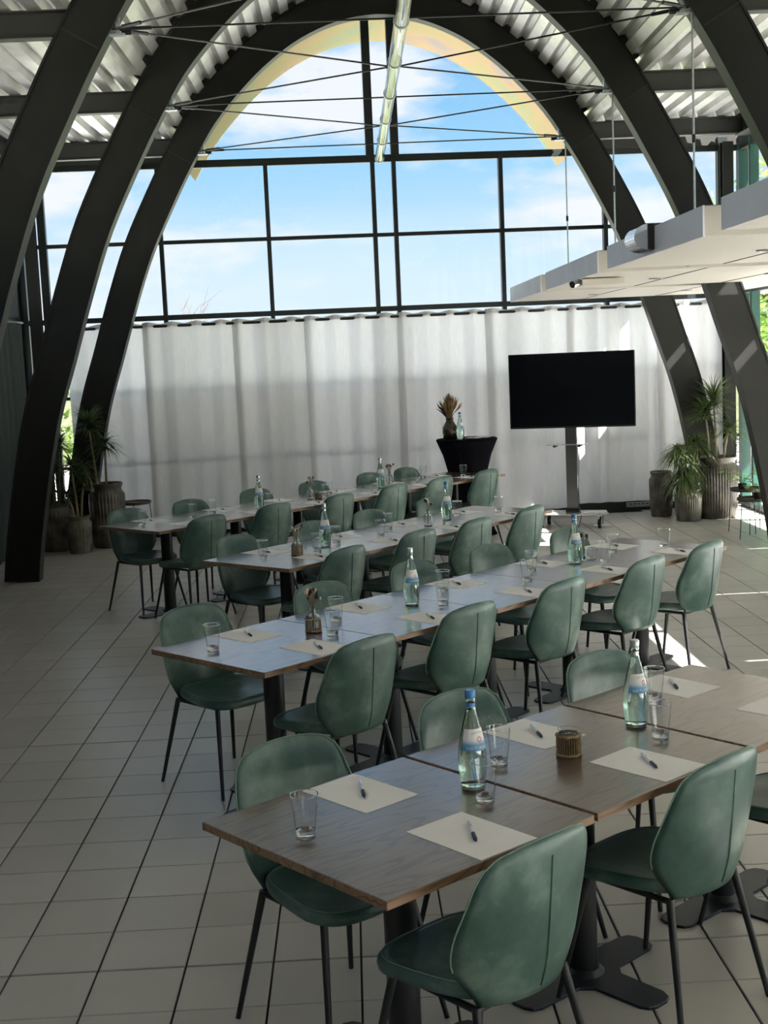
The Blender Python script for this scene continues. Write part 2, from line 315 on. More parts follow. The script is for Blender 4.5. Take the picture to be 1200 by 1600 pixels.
# ------------------------------------------------------------------ setting: floor of tiles
CX = .505                                     # axis of the vault
TX, TY, TS = -.6503, 4.1825, .3
XL, XR, YB = -3.9, 4.86, -5.5                 # side walls, rear wall
WA, WY = .05809, 15.603                       # back wall runs at a slight angle
def wall_y(x): return WY + math.tan(WA)*x
fl = MB().box((.48, 5.2, -.03), (8.9, 22.0, .047)).build('floor', M['grout']); tag(fl, kind='structure')
def tile_size(r):
    return .147 if r not in (-1, 0, 8, 9) else .146
tile_me = MB().bbox((0, 0, -.007), (.2925, .2925, .018), .002).mesh('tile', M['tile'])
cells = []
for c in range(-12, 20):
    for r in range(-33, 40):
        x, y = TX+TS*(c+.5), TY+TS*(r+.5)
        if x < XL-.1 or x > XR+.1 or y < YB or y > wall_y(x)-.08: continue
        a = 0
        if y > 1:
            q = [project((x+dx, y+dy, 0)) for dx, dy in ((-.15, -.15), (.15, -.15), (.15, .15), (-.15, .15))]
            if all(-20 < p[0] < 1220 and 760 < p[1] < 1620 for p in q):
                a = abs(sum(q[i][0]*q[(i+1) % 4][1]-q[(i+1) % 4][0]*q[i][1] for i in range(4)))/2
        cells.append((a, x, y, r))
cells.sort(key=lambda t: -t[0])
rest = MB()
for i, (a, x, y, r) in enumerate(cells):
    dy = .0025 if r in (0, 9) else (-.0025 if r in (-1, 8) else 0)
    if i < 300:
        o = D.objects.new('tile', tile_me); COL.objects.link(o); o.parent = fl; o.location = (x, y+dy, 0)
    else: rest.bbox((x, y+dy, -.007), (.2925, .2925, .018), .002)
o = rest.build('tile_field', M['tile'], fl); tag(o, kind='stuff')

# ------------------------------------------------------------------ setting: back wall glazing
def frame_obj(name, mat, loc, rz): 
    o = D.objects.new(name, None); COL.objects.link(o); o.location = loc; o.rotation_euler = (0, 0, rz); tag(o, kind='structure'); return o
def arc_pts(n=60):
    K = [(3.80, -.6), (3.785, 0), (3.66, .8), (3.48, 1.6), (3.28, 2.2), (3.08, 2.8), (2.85, 3.4), (2.545, 4.0), (2.32, 4.4), (2.03, 4.85), (1.67, 5.25), (1.33, 5.55), (.95, 5.8), (.5, 5.98), (0, 6.05)]
    K = K + [(-a, b) for a, b in K[-2::-1]]
    K = [Vector(k) for k in K]; out = []
    for i in range(1, len(K)-2):
        p0, p1, p2, p3 = K[i-1:i+3]
        for k in range(4):
            t = k/4; out.append(.5*((2*p1)+(-p0+p2)*t+(2*p0-5*p1+4*p2-p3)*t*t+(-p0+3*p1-3*p2+p3)*t**3))
    out.append(K[-2]); return out
ARC = arc_pts()
def normals(A):
    o = []
    for i in range(len(A)):
        t = (A[min(i+1, len(A)-1)]-A[max(i-1, 0)]).normalized(); o.append(Vector((t.y, -t.x)))
    return o
ARN = normals(ARC)
if ARN[0].x < 0: ARN = [-n for n in ARN]
def outer_at(x, off=.17):
    # height of the curve offset from the arch centre line at horizontal distance x from the axis
    best = 0; P = [ARC[i]+ARN[i]*off for i in range(len(ARC))]
    for a, b in zip(P, P[1:]):
        if min(a.x, b.x) <= x <= max(a.x, b.x): best = max(best, a.y+(b.y-a.y)*(x-a.x)/((b.x-a.x) or 1))
    return best

win = frame_obj('window_1', None, (0, WY, 0), WA)
XS = [-3.80, -3.515, -2.14, -.872, .397, .65, 1.933, 3.2, 4.66, 4.92]
ZS = [0.06, .87, 1.70, 2.605, 3.482, 4.375]
for i, x in enumerate(XS):
    w = .05 if 0 < i < 8 else .12
    if i == 1: w = .09
    MB().bbox((x, 0, (4.375 if 0 < i < 8 else 4.5)/2), (w, .09, 4.375 if 0 < i < 8 else 4.5), .004).build('mullion', M['frame'], win)
for z, h in zip(ZS, (.12, .035, .035, .062, .046, .085)):
    MB().bbox((.55, .012, z), (8.6, .05, h), .004).build('transom', M['frame'], win)
for i in range(len(XS)-1):
    for j in range(len(ZS)-1):
        MB().box(((XS[i]+XS[i+1])/2, .02, (ZS[j]+ZS[j+1])/2), (XS[i+1]-XS[i]-.04, .006, ZS[j+1]-ZS[j]-.04)).build('pane', M['pane' if j > 1 else 'pane_dim'], win)  # lower panes tinted grey to dim the daylight on the curtains
UX = [.374, .671]
axis = .515
for x in UX:
    zt = outer_at(x-axis, .05); MB().bbox((x, 0, (4.4+zt)/2), (.095, .1, zt-4.4), .004).build('mullion', M['frame'], win)
def gable(x0, x1):
    n = 14; xs = [x0+(x1-x0)*i/n for i in range(n+1)]; vs, fs = [], []
    for y in (.017, .023):
        for x in xs: vs += [(x, y, 4.41), (x, y, max(4.42, outer_at(x-axis, .12)))]
    m = 2*(n+1)
    for i in range(n):
        a = 2*i; fs += [(a, a+2, a+3, a+1), (m+a, m+a+1, m+a+3, m+a+2), (a+1, a+3, m+a+3, m+a+1), (a, m+a, m+a+2, a+2)]
    MB().add(vs, fs).build('pane', M['pane'], win)
for a, b in ((-1.9, UX[0]-.04), (UX[0]+.04, UX[1]-.04), (UX[1]+.04, 2.93)): gable(a, b)
for a, b in ((-3.9, -1.75), (2.75, 4.95)):   # boarded strip between glazing and side roof, at both sides of the vault
    MB().box(((a+b)/2, .0, 4.53), (b-a, .07, .26)).build('eave_board', M['beam'], win)
bb = frame_obj('baseboard_back', None, (0, WY, 0), WA)
MB().bbox((.6, -.055, .055), (8.3, .03, .13), .004).build('board', M['baseb'], bb)

# left side wall: posts, glazing above a dark curtain
wl = frame_obj('window_2', None, (0, 0, 0), 0)
ys = [15.3, 14.55, 13.5, 12.2, 10.9, 9.6, 8.3, 7.0, 5.7, 4.4, 3.1, 1.8, .5, -.8, -2.1, -3.4, -4.7, -5.5]
for y in ys: MB().bbox((XL+.02, y, 2.2), (.14, .09, 4.4), .004).build('mullion', M['frame'], wl)
for z, h in ((.05, .12), (2.62, .08), (4.4, .30)): MB().bbox((XL, (YB+15.35)/2, z), (.10, 15.35-YB, h), .004).build('transom', M['frame'], wl)
for a, b in zip(ys, ys[1:]):
    for z0, z1 in ((.1, 2.6), (2.65, 4.27)): MB().box((XL-.02, (a+b)/2, (z0+z1)/2), (.006, abs(a-b)-.08, z1-z0)).build('pane', M['pane'], wl)
# right side wall: glazing, green framed doors, steel column in the corner
wr = frame_obj('window_3', None, (0, 0, 0), 0)
ys = [15.72, 15.28, 14.3, 13.3, 12.0, 10.7, 9.4, 8.1, 6.8, 5.5, 4.2, 2.9, 1.6, .3, -1.0, -2.3, -3.6, -5.5]
for i, y in enumerate(ys): MB().bbox((XR, y, 2.2), (.10, .075, 4.4), .004).build('mullion', M['green_frame' if i < 4 else 'frame'], wr)
for z, h in ((.03, .07), (2.73, .24), (4.42, .22)): MB().bbox((XR, (YB+15.72)/2, z), (.09, 15.72-YB, h), .004).build('transom', M['frame'], wr)
MB().bbox((XR, 14.3, 1.0), (.085, 1.96, .07), .004).build('transom', M['green_frame'], wr)
for a, b in zip(ys, ys[1:]):
    for z0, z1 in ((.07, 2.62), (2.74, 4.31)): MB().box((XR+.01, (a+b)/2, (z0+z1)/2), (.006, abs(a-b)-.07, z1-z0)).build('pane', M['pane'], wr)
# rear wall far behind the camera
gv = MB(); n = 40; vs, fs = [], []
for i in range(n+1):
    x = -2.45+4.9*i/n; vs += [(CX+x, YB, 4.5), (CX+x, YB, max(4.51, outer_at(x, .17)))]
for i in range(n): fs.append((2*i, 2*i+2, 2*i+3, 2*i+1))
o = MB().add(vs, fs).box((.48, YB, 2.25), (8.9, .1, 4.6)).build('wall_rear', M['wall'])
tag(o, kind='structure')
# corner column and steel posts on the glazing lines
for x, y, lab in ((4.64, 15.62, 'olive dark steel column in the corner beside the potted palms'), (-3.60, 15.18, 'black steel corner post beside the dark curtain')):
    o = empty('corner_column', (x, y, 0), WA, label=lab, cat='column')
    MB().bbox((0, -.05, 2.2), (.13, .012, 4.4), .002).build('flange', M['arch'], o); MB().bbox((0, .05, 2.2), (.13, .012, 4.4), .002).build('flange', M['arch'], o)
    MB().bbox((0, 0, 2.2), (.012, .1, 4.4), .001).build('web', M['arch'], o)

# ------------------------------------------------------------------ roof: corrugated vault, flat side decks
ceil = frame_obj('ceiling', None, (0, 0, 0), 0)
OUT = [ARC[i]+ARN[i]*.175 for i in range(len(ARC))]
OUT = [p for p in OUT if p.y >= 4.56]
def resample(P, step):
    out = [P[0].copy()]; acc = 0
    for a, b in zip(P, P[1:]):
        d = (b-a).length; t = step-acc
        while t <= d: out.append(a+(b-a)*(t/d)); t += step
        acc = (acc+d) % step
    return out
PT = .215
base = resample(OUT, PT/8); bn = normals(base)
if bn[0].x*base[0].x < 0: bn = [-q for q in bn]
WAVE = [0, 0, 0, 0, 1, 1, 1, 0]
prof = [base[i]+bn[i]*(.066*WAVE[i % 8]) for i in range(len(base))]
bays = [YB, -2.0, 1.0, 3.85, 6.72, 9.62, 12.52, 15.17]
def sheets(pl, ybs, per, name='roof_sheet'):
    for y0, y1 in zip(ybs, ybs[1:]):
        for k in range(0, len(pl)-1, per):
            q = pl[k:k+per+1]; vs = [(p[0], y, p[1]) for p in q for y in (y0, y1+.01)]
            fs = [(2*i, 2*i+1, 2*i+3, 2*i+2) for i in range(len(q)-1)]
            if len(q) > 2: MB().add(vs, fs).build(name, M['deck'], ceil)
def end_y(x): return wall_y(x)+.03
sheets([(CX+p.x, p.y) for p in prof], bays+[15.63], 40)
for x0, x1 in ((CX-2.4, XL-.75), (CX+2.4, XR+.75)):
    n = int(abs(x1-x0)/(PT/8)); pl = [(x0+(x1-x0)*i/n, 4.625+.066*WAVE[i % 8]) for i in range(n+1)]
    sheets(pl, bays+[15.5 if x0 < 0 else 15.75], 48)
# overhanging hood of the vault outside the glass
hood = frame_obj('trim_1', None, (0, 0, 0), 0)
H2 = [ARC[i]+ARN[i]*.11 for i in range(len(ARC))]; H2 = [p for p in H2 if p.y >= 4.36]
seg = max(1, len(H2)//6)
for k in range(0, len(H2)-1, seg):
    q = H2[k:k+seg+1]
    if len(q) < 2: continue
    vs, fs = [], []
    for p in q: vs += [(CX+p.x, 15.66+.058*p.x, p.y), (CX+p.x, 17.5, p.y)]
    for i in range(len(q)-1): fs.append((2*i, 2*i+1, 2*i+3, 2*i+2))
    MB().add(vs, fs).build('hood_panel', M['soffit'], hood)
rim = [(CX+p.x*1.004, 17.5, p.y+.02) for p in H2]
MB().tube(rim, .022, 6).build('hood_rim', M['galv'], hood)

# ------------------------------------------------------------------ steel arches
def strip(A, Nn, o0, o1, y0, y1):
    vs, fs = [], []
    for p, n in zip(A, Nn):
        a, b = p+n*o0, p+n*o1; vs += [(a.x, y0, a.y), (b.x, y0, b.y), (b.x, y1, b.y), (a.x, y1, a.y)]
    m = len(A)
    for i in range(m-1):
        for k in range(4): fs.append((4*i+k, 4*i+(k+1) % 4, 4*i+4+(k+1) % 4, 4*i+4+k))
    fs += [(3, 2, 1, 0), (4*m-4, 4*m-3, 4*m-2, 4*m-1)]
    return MB().add(vs, fs)
ARCHES = [(15.08, 'steel arch rib nearest the curtained glass wall'), (12.44, 'second steel arch rib from the glass wall, its foot before the dark curtain'), (9.60, 'third steel arch rib from the glass wall, closest one in view'), (6.68, 'fourth steel arch rib from the glass wall, overhead')]
zs_split = 4.42
iL = [i for i, p in enumerate(ARC) if p.x > 0 and p.y <= zs_split]; iR = [i for i, p in enumerate(ARC) if p.x < 0 and p.y <= zs_split]
def sub(ix): 
    a, b = max(0, min(ix)), min(len(ARC)-1, max(ix)+0); return ARC[a:b+1], ARN[a:b+1]
mid = list(range(max(iL), min(iR)+1))
proto = None
for y, lab in ARCHES:
    if proto is None:
        proto = o = empty('steel_arch', (CX, y, 0), label=lab, cat='arch', group='steel arches of the vault')
        for ix in (iL, mid, iR):
            A, Q = sub(ix); strip(A, Q, -.155, .155, 0, .14).build('crown' if ix is mid else 'leg', M['arch'], o, smooth=30)
            strip(A, Q, -.168, -.150, -.012, .155).build('inner_flange', M['arch'], o, smooth=30)
            strip(A, Q, .150, .168, -.012, .155).build('outer_flange', M['arch'], o, smooth=30)
            if ix is mid: strip(A[2:-2], Q[2:-2], .16, .236, .03, .12).build('light_block_strip', M['rubber'], o, smooth=30)  # added dark strip, blocks bright gaps between arch and roof sheets
        for i in (max(iL), min(iR)):
            p, q = ARC[i], ARN[i]; a = math.atan2(q.y, q.x)
            MB().box((p.x, -.004, p.y), (.34, .012, .012), M=Matrix.Rotation(-a, 4, 'Y')).build('splice', M['black_steel'], o)
    else: o = dup(proto, (CX, y, 0), label=lab)
# side beams: outriggers at each arch and edge beams along the eaves
for k, (y, lab) in enumerate(ARCHES):
    for s, side in ((-1, 'dark curtain'), (1, 'garden door')):
        x0 = CX+s*2.40; x1 = XL+.05 if s < 0 else XR-.05
        o = empty('side_beam', ((x0+x1)/2, y+.07, 4.515), label='dark flat roof beam from the %s to the %s side eave' % (('first arch', 'second arch', 'third arch', 'fourth arch')[k], side), cat='beam')
        w = abs(x1-x0); MB().bbox((0, 0, 0), (w, .02, .19), .002).build('web', M['beam'], o)
        for z in (-.09, .09): MB().bbox((0, 0, z), (w, .11, .012), .002).build('flange', M['beam'], o)
for x, lab in ((XL+.14, 'long dark eave beam above the dark curtain'), (XR-.16, 'long dark eave beam above the garden door')):
    o = empty('eave_beam', (x, 4.9, 4.52), label=lab, cat='beam')
    MB().bbox((0, 0, 0), (.02, 20.6, .22), .002).build('web', M['beam'], o)
    for z in (-.11, .11): MB().bbox((0, 0, z), (.16, 20.6, .014), .002).build('flange', M['beam'], o)

# brackets, ties and the tube light
BX, BZ = 2.085, 4.46
for k, (y, lab) in enumerate(ARCHES):
    for s in (-1, 1):
        o = empty('tie_bracket', (CX+s*(BX+.0), y+.05, BZ), label='small galvanised tie bracket on the %s arch, %s side' % (('first', 'second', 'third', 'fourth')[k], 'dark curtain' if s < 0 else 'garden door'), cat='bracket')
        MB().bbox((0, 0, -.035), (.17, .07, .012), .002).build('plate', M['galv'], o); MB().bbox((-.035*s, 0, .03), (.025, .05, .13), .002).build('upright', M['galv'], o)
        MB().tube([(-s*.06, 0, -.02), (-s*.13, 0, -.02)], .018, 8).build('clevis', M['black_steel'], o)
def cable(a, b, lab, r=.0075):
    a, b = Vector(a), Vector(b); d = (b-a).normalized(); o = empty('tie_rod', a, label=lab, cat='tie rod', group='roof tie rods')
    MB().tube([(0, 0, 0), b-a], r, 6).build('rod', M['black_steel'], o)
    MB().tube([d*.10, d*.28], r*1.9, 6).build('turnbuckle', M['black_steel'], o)
onm = ('first', 'second', 'third', 'fourth')
for k in range(4):
    y = ARCHES[k][0]+.02
    cable((CX-BX, y, BZ), (CX+BX, y, BZ), 'straight tie rod spanning the %s arch' % onm[k])
NODES = []
for k in range(3):
    y0, y1 = ARCHES[k][0]+.02, ARCHES[k+1][0]+.02; c = Vector((CX-.0, (y0+y1)/2, BZ-.03)); NODES.append(c)
    for s in (-1, 1):
        for q, y in ((k, y0), (k+1, y1)):
            cable((CX+s*BX, y, BZ), c+Vector((s*.03, 0, 0)), 'diagonal tie rod, %s arch towards %s arch, %s side' % (onm[q], onm[k+1] if q == k else onm[k], 'curtain' if s < 0 else 'garden'))
o = empty('tube_light', (.468, 0, 4.285), label='long clear tube luminaire hanging along the vault axis', cat='lamp')
t0, t1 = 5.4, 15.0
MB().lathe([(.05, 0), (.05, t1-t0)], 16).build('tube', M['acrylic'], o, smooth=True).matrix_local = Matrix.Translation((0, t0, 0)) @ Matrix.Rotation(-PI/2, 4, 'X')
MB().bbox((0, (t0+t1)/2, .012), (.03, t1-t0-.1, .02), .003).build('gear_tray', M['lamp'], o)
y = t0
while y <= t1+.01:
    MB().lathe([(.051, -.014), (.056, -.012), (.056, .012), (.051, .014)], 16).build('ring', M['galv'], o, smooth=True).matrix_local = Matrix.Translation((0, y, 0)) @ Matrix.Rotation(-PI/2, 4, 'X'); y += 1.2
for c in NODES: MB().tube([(CX-.468, c.y, c.z-4.285), (0, c.y, .05)], .008, 6).build('hanger', M['galv'], o)

# ------------------------------------------------------------------ suspended panels on the garden side
PZ0, PZ1, PX0, PX1 = 2.597, 2.762, 1.92, 4.46
PANELS = [(12.68, 15.04, 'farthest, above the screen'), (9.80, 12.36, 'second from the glass wall'), (6.90, 9.43, 'third from the glass wall, carrying the emergency lamp'), (4.0, 6.56, 'fourth from the glass wall'), (.8, 3.96, 'fifth from the glass wall, added unseen to block sun')]  # the last panel is out of view, added to block sun
for k, (y0, y1, lab) in enumerate(PANELS):
    o = empty('ceiling_panel', (0, 0, 0), label='suspended beige acoustic ceiling panel, '+lab, cat='ceiling panel', group='suspended ceiling panels')
    MB().bbox(((PX0+PX1)/2, (y0+y1)/2, (PZ0+PZ1)/2), (PX1-PX0-.03, y1-y0-.03, PZ1-PZ0-.01), .004).build('core', M['panel'], o)
    MB().bbox((PX0+.006, (y0+y1)/2, (PZ0+PZ1)/2), (.014, y1-y0, PZ1-PZ0), .003).build('fascia', M['fascia'], o); MB().bbox((PX1-.006, (y0+y1)/2, (PZ0+PZ1)/2), (.014, y1-y0, PZ1-PZ0), .003).build('fascia', M['fascia'], o)
    MB().bbox(((PX0+PX1)/2, y0+.006, (PZ0+PZ1)/2), (PX1-PX0-.02, .014, PZ1-PZ0-.004), .003).build('end_cap', M['endcap'], o); MB().bbox(((PX0+PX1)/2, y1-.006, (PZ0+PZ1)/2), (PX1-PX0-.02, .014, PZ1-PZ0-.004), .003).build('end_cap', M['endcap'], o)
    MB().bbox(((PX0+PX1)/2, (y0+y1)/2, PZ1-.002), (PX1-PX0-.04, y1-y0-.04, .008), .002).build('bounce_cut', M['bounce_cut'], o)  # dark unseen top sheet, added to cut sun bounce onto the roof
    for j in (1, 2): MB().bbox((PX0+(PX1-PX0)*j/3, (y0+y1)/2, PZ0+.004), (.012, y1-y0-.04, .006), .001).build('joint_strip', M['bezel'], o)
    for dx, dy in ((.75, .5), (1.75, .5)):
        MB().lathe([(.06, 0), (.06, -.008), (.045, -.008), (.04, .0)], 16, (PX0+dx, y0+(y1-y0)*dy, PZ0+.003)).build('downlight', M['grey_metal'], o, smooth=True)
for k, (y, _) in enumerate(ARCHES[:3]):
    yy = y-.1; 
    y0, y1, _l = PANELS[k]
    o = empty('hanger_rod', (CX+BX+.03, y+.03, 0), label='thin steel hanger rod dropping from the %s arch to the panels' % onm[k], cat='rod', group='panel hanger rods')
    MB().tube([(0, 0, BZ-.04), (0, 0, PZ1-.14)], .008, 8).build('rod', M['galv'], o); MB().tube([(0, 0, 3.5), (0, 0, 3.56)], .014, 8).build('coupler', M['black_steel'], o)
    MB().bbox((0, 0, PZ1-.14), (.05, .34, .02), .003).build('yoke', M['galv'], o)
# emergency lamp on the third panel, small spot and tray below the second one
o = empty('emergency_lamp', (PX0, 8.13, 2.70), label='half-round chrome emergency lamp on the fascia of the third ceiling panel', cat='lamp')
MB().bbox((-.02, 0, 0), (.04, .30, .16), .004).build('housing', M['bezel'], o)
vs = []; pr = [(-.04-.085*math.sin(PI*i/10), .078*math.cos(PI*i/10)) for i in range(11)]
hl = MB(); vs = [(x, y, z) for x, z in pr for y in (-.14, .14)]; hl.add(vs, [(2*i, 2*i+1, 2*i+3, 2*i+2) for i in range(10)]+[tuple(range(0, 22, 2)), tuple(range(21, 0, -2))]); hl.build('lens', M['chrome'], o, smooth=40)
o = empty('sensor_tray', (2.06, 10.63, PZ0), label='flat beige tray with a small chrome spot under the second ceiling panel', cat='fixture')
MB().bbox((.05, 0, -.028), (.34, .16, .05), .004).build('tray', M['endcap'], o); MB().tube([(-.13, 0, -.02), (-.2, -.06, -.045)], [.022, .03], 10).build('spot', M['chrome'], o, smooth=True)

# ------------------------------------------------------------------ outside
o = MB().box((0, 10, -.16), (160, 160, .1)).build('ground', M['grass']); tag(o, kind='structure')
o = MB().box((8.95, 5, -.075), (8.1, 46, .1)).box((-8.9, 5, -.075), (9.8, 46, .1)).box((.5, -12.0, -.075), (9.0, 12.8, .1)).build('added_paving', M['concrete']); tag(o, kind='structure')  # unseen pale paving, added to bounce sunlight into the hall
o = MB().box((.5, 22.0, -.075), (9.0, 12.2, .1)).build('added_gravel_strip', M['gravel']); tag(o, kind='structure')  # unseen gravel, added to keep bounced light on the curtains low
aw = frame_obj('trim_2', None, (0, 0, 0), 0)  # unseen canopy, added to keep sun off the lower garden glazing
for i in range(11):
    y = -6+i*2.2; MB().bbox((5.93, y+1.09, 2.70), (1.98, 2.18, .05), .006).build('added_canopy_board', M['added_canopy'], aw)
for i in range(6): MB().bbox((6.86, -5.8+i*4.4, 1.32), (.07, .07, 2.7), .004).build('added_canopy_post', M['frame'], aw)
def tree(x, y, h, r, lab, n=2600, s=1):
    o = empty('garden_tree', (x, y, -.1), label=lab, cat='tree', group='trees outside')
    MB().tube([(0, 0, 0), (.05, .02, h*.4), (.0, .08, h*.72)], [.16, .12, .05], 9).build('trunk', M['bark'], o, smooth=True)
    b = MB()
    for k in range(5):
        a = rnd(0, 2*PI); b.tube([(.03, .02, h*rnd(.3, .5)), (math.cos(a)*r*.35, math.sin(a)*r*.35, h*.62), (math.cos(a)*r*.7, math.sin(a)*r*.7, h*rnd(.6, .85))], [.06, .04, .012], 6)
    tag(b.build('branches', M['bark'], o), kind='stuff')
    vs, fs = [], []; cl = [Vector((rnd(-1, 1)*r*.65, rnd(-1, 1)*r*.65, h*rnd(.38, .92))) for _ in range(26)]
    for i in range(n):
        c = cl[i % 26]+Vector((random.gauss(0, .27), random.gauss(0, .27), random.gauss(0, .22)))*r*.75
        u = Vector((rnd(-1, 1), rnd(-1, 1), rnd(-.6, .6))).normalized(); v = u.cross(Vector((rnd(-1, 1), rnd(-1, 1), rnd(-1, 1)))).normalized(); l = rnd(.06, .13)*s
        q = len(vs); vs += [c-u*l, c+v*l*.45, c+u*l, c-v*l*.45]; fs.append((q, q+1, q+2, q+3))
    f = MB().add(vs, fs).build('foliage', M['tree_leaf'], o); tag(f, kind='stuff')
tree(11.0, 19.5, 6.5, 2.6, 'leafy green tree beyond the garden door, farthest'); tree(13.5, 13.0, 6.0, 2.6, 'leafy green tree beyond the garden door, middle one'); tree(7.9, 23.5, 5.5, 1.9, 'pale green tree seen through the garden door glazing'); tree(11.5, 25.5, 7.0, 3.0, 'pale green tree behind the paving end')
tree(-5.2, 19.2, 2.6, 1.3, 'yellow green shrub outside the glass beside the dark curtain', 2600, .8)
o = empty('bare_tree', (-2.55, 22, -.1), label='bare thin twigged tree outside the back glass', cat='tree')
b = MB(); b.tube([(0, 0, 0), (.03, 0, 1.4), (0, 0, 2.6)], [.05, .04, .02], 7); b.build('trunk', M['bark'], o)
b = MB()
for k in range(14):
    a = rnd(-.9, .9); z0 = rnd(2.2, 2.9); l = rnd(.3, .75); b.tube([(0, 0, z0), (math.sin(a)*l*.5, rnd(-.2, .2), z0+math.cos(a)*l*.45), (math.sin(a)*l, rnd(-.3, .3), z0+math.cos(a)*l*.95)], [.005, .0035, .0012], 5)
    b.tube([(math.sin(a)*l*.5, 0, z0+math.cos(a)*l*.45), (math.sin(a+.5)*l*.9, 0, z0+math.cos(a)*l*.45+.25)], [.004, .001], 4)
tag(b.build('twigs', M['bark'], o), kind='stuff')

# ------------------------------------------------------------------ curtains on the back wall
wt = Vector((math.cos(WA), math.sin(WA), 0)); wn = Vector((math.sin(WA), -math.cos(WA), 0))     # along the wall, into the room
def wpt(t, d, z): return Vector((0, WY, z)) + wt*t + wn*d
CURT = [(-3.28, -2.36, .05, 'curtain', 'white sheer curtain panel behind the dark potted palms'), (-2.385, -1.31, .06, 'curtain2', 'greyish curtain panel behind the round tray table'), (-1.335, -.46, .05, 'curtain2', 'narrow grey curtain panel behind the near half of the back row'),
        (-.485, .65, .06, 'curtain', 'pale curtain panel behind the middle of the back row'), (.63, 1.71, .07, 'curtain', 'pale curtain panel behind the black bar table'), (1.69, 2.71, .09, 'curtain', 'sunlit curtain panel behind the screen column'), (2.69, 3.82, .13, 'curtain', 'pale curtain panel with raised hem beside the screen'), (3.79, 4.58, .10, 'curtain', 'narrow curtain panel behind the tall palm in the corner')]
for k, (t0, t1, zb, mt, lab) in enumerate(CURT):
    nf = max(2, round((t1-t0)/.30)); nu = nf*14; nz = 14; P = []
    ph = rnd(0, 6); off = .150+(.010 if k % 2 else 0); wob = [rnd(-.35, .35) for _ in range(nf+2)]
    for j in range(nz+1):
        f = j/nz; z = 2.545+(zb-2.545)*f; row = []
        for i in range(nu+1):
            u = i/nu; w = u*nf; e = wob[int(w)]*(1-(w % 1))+wob[int(w)+1]*(w % 1)
            amp = .037*(1-.3*f)+.012*math.sin(w*3.1+ph)*f
            d = off+amp*math.sin(2*PI*(w+e*f*.5)+ph*0)+.012*math.sin(w*1.3+ph)*f
            tt = t0-.03+(t1-t0+.06)*u+.02*math.sin(4*PI*w)*.3+(.02*f*math.sin(ph+u*3))
            zz = z + (.012*math.sin(2*PI*w) if j == 0 else 0)
            row.append(wpt(tt, d, zz))
        P.append(row)
    c0 = wpt((t0+t1)/2, .1, 0); o = empty('sheer_curtain', c0, label=lab, cat='curtain', group='curtains on the glass wall')
    b = MB().grid([[p-c0 for p in r] for r in P[:]]); b.build('fabric', M[mt], o, smooth=2)
    b = MB().grid([[p-c0+Vector((0, -.0, 0)) + wn*.0015 for p in [r_+(s_-r_)*fz for r_, s_ in zip(P[0], P[1])]] for fz in (0, .28)]); b.build('header_tape', M['curtain2'], o, smooth=2)
o = empty('curtain_rod', wpt(-3.4, .153, 2.505), label='black curtain rod threaded through the eyelets along the glass wall', cat='curtain rod')
MB().tube([(0, 0, 0), wt*8.05], .017, 10).build('rod', M['black_steel'], o, smooth=True)
b = MB()
for t in (.1, 2.2, 4.1, 6.1, 7.9): b.tube([wt*t, wt*t-wn*.12+Vector((0, 0, .03))], .009, 6)
b.build('wall_brackets', M['black_steel'], o)
o = empty('wall_heater', wpt(3.55, .07, .075), WA, label='low grey metal heater strip under the raised curtain hem', cat='heater'); MB().bbox((0, 0, 0), (.36, .05, .06), .004).build('case', M['grey_metal'], o)
for i in range(6): MB().bbox((-.13+.052*i, -.027, .01), (.03, .006, .012), .001).build('louvre', M['bezel'], o)
# dark curtain on the side wall
P = []
for j in range(11):
    f = j/10; row = []
    for i in range(0, 721):
        u = i/720; w = u*96; row.append((XL+.13+.04*(1-.3*f)*math.sin(2*PI*w+.5*math.sin(w))+.02*f*math.sin(w*.7), 15.05-20.3*u, 2.585+(.03-2.585)*f))
    P.append(row)
c0 = Vector((XL+.13, 12.5, 0)); o = empty('dark_curtain', c0, label='heavy dark curtain drawn along the side glazing behind the arch foot', cat='curtain')
MB().grid([[Vector(p)-c0 for p in r] for r in P]).build('fabric', M['dark_curtain'], o, smooth=2)
MB().tube([(0, 2.7, 2.61), (0, -17.8, 2.61)], .016, 8).build('rod', M['black_steel'], o)

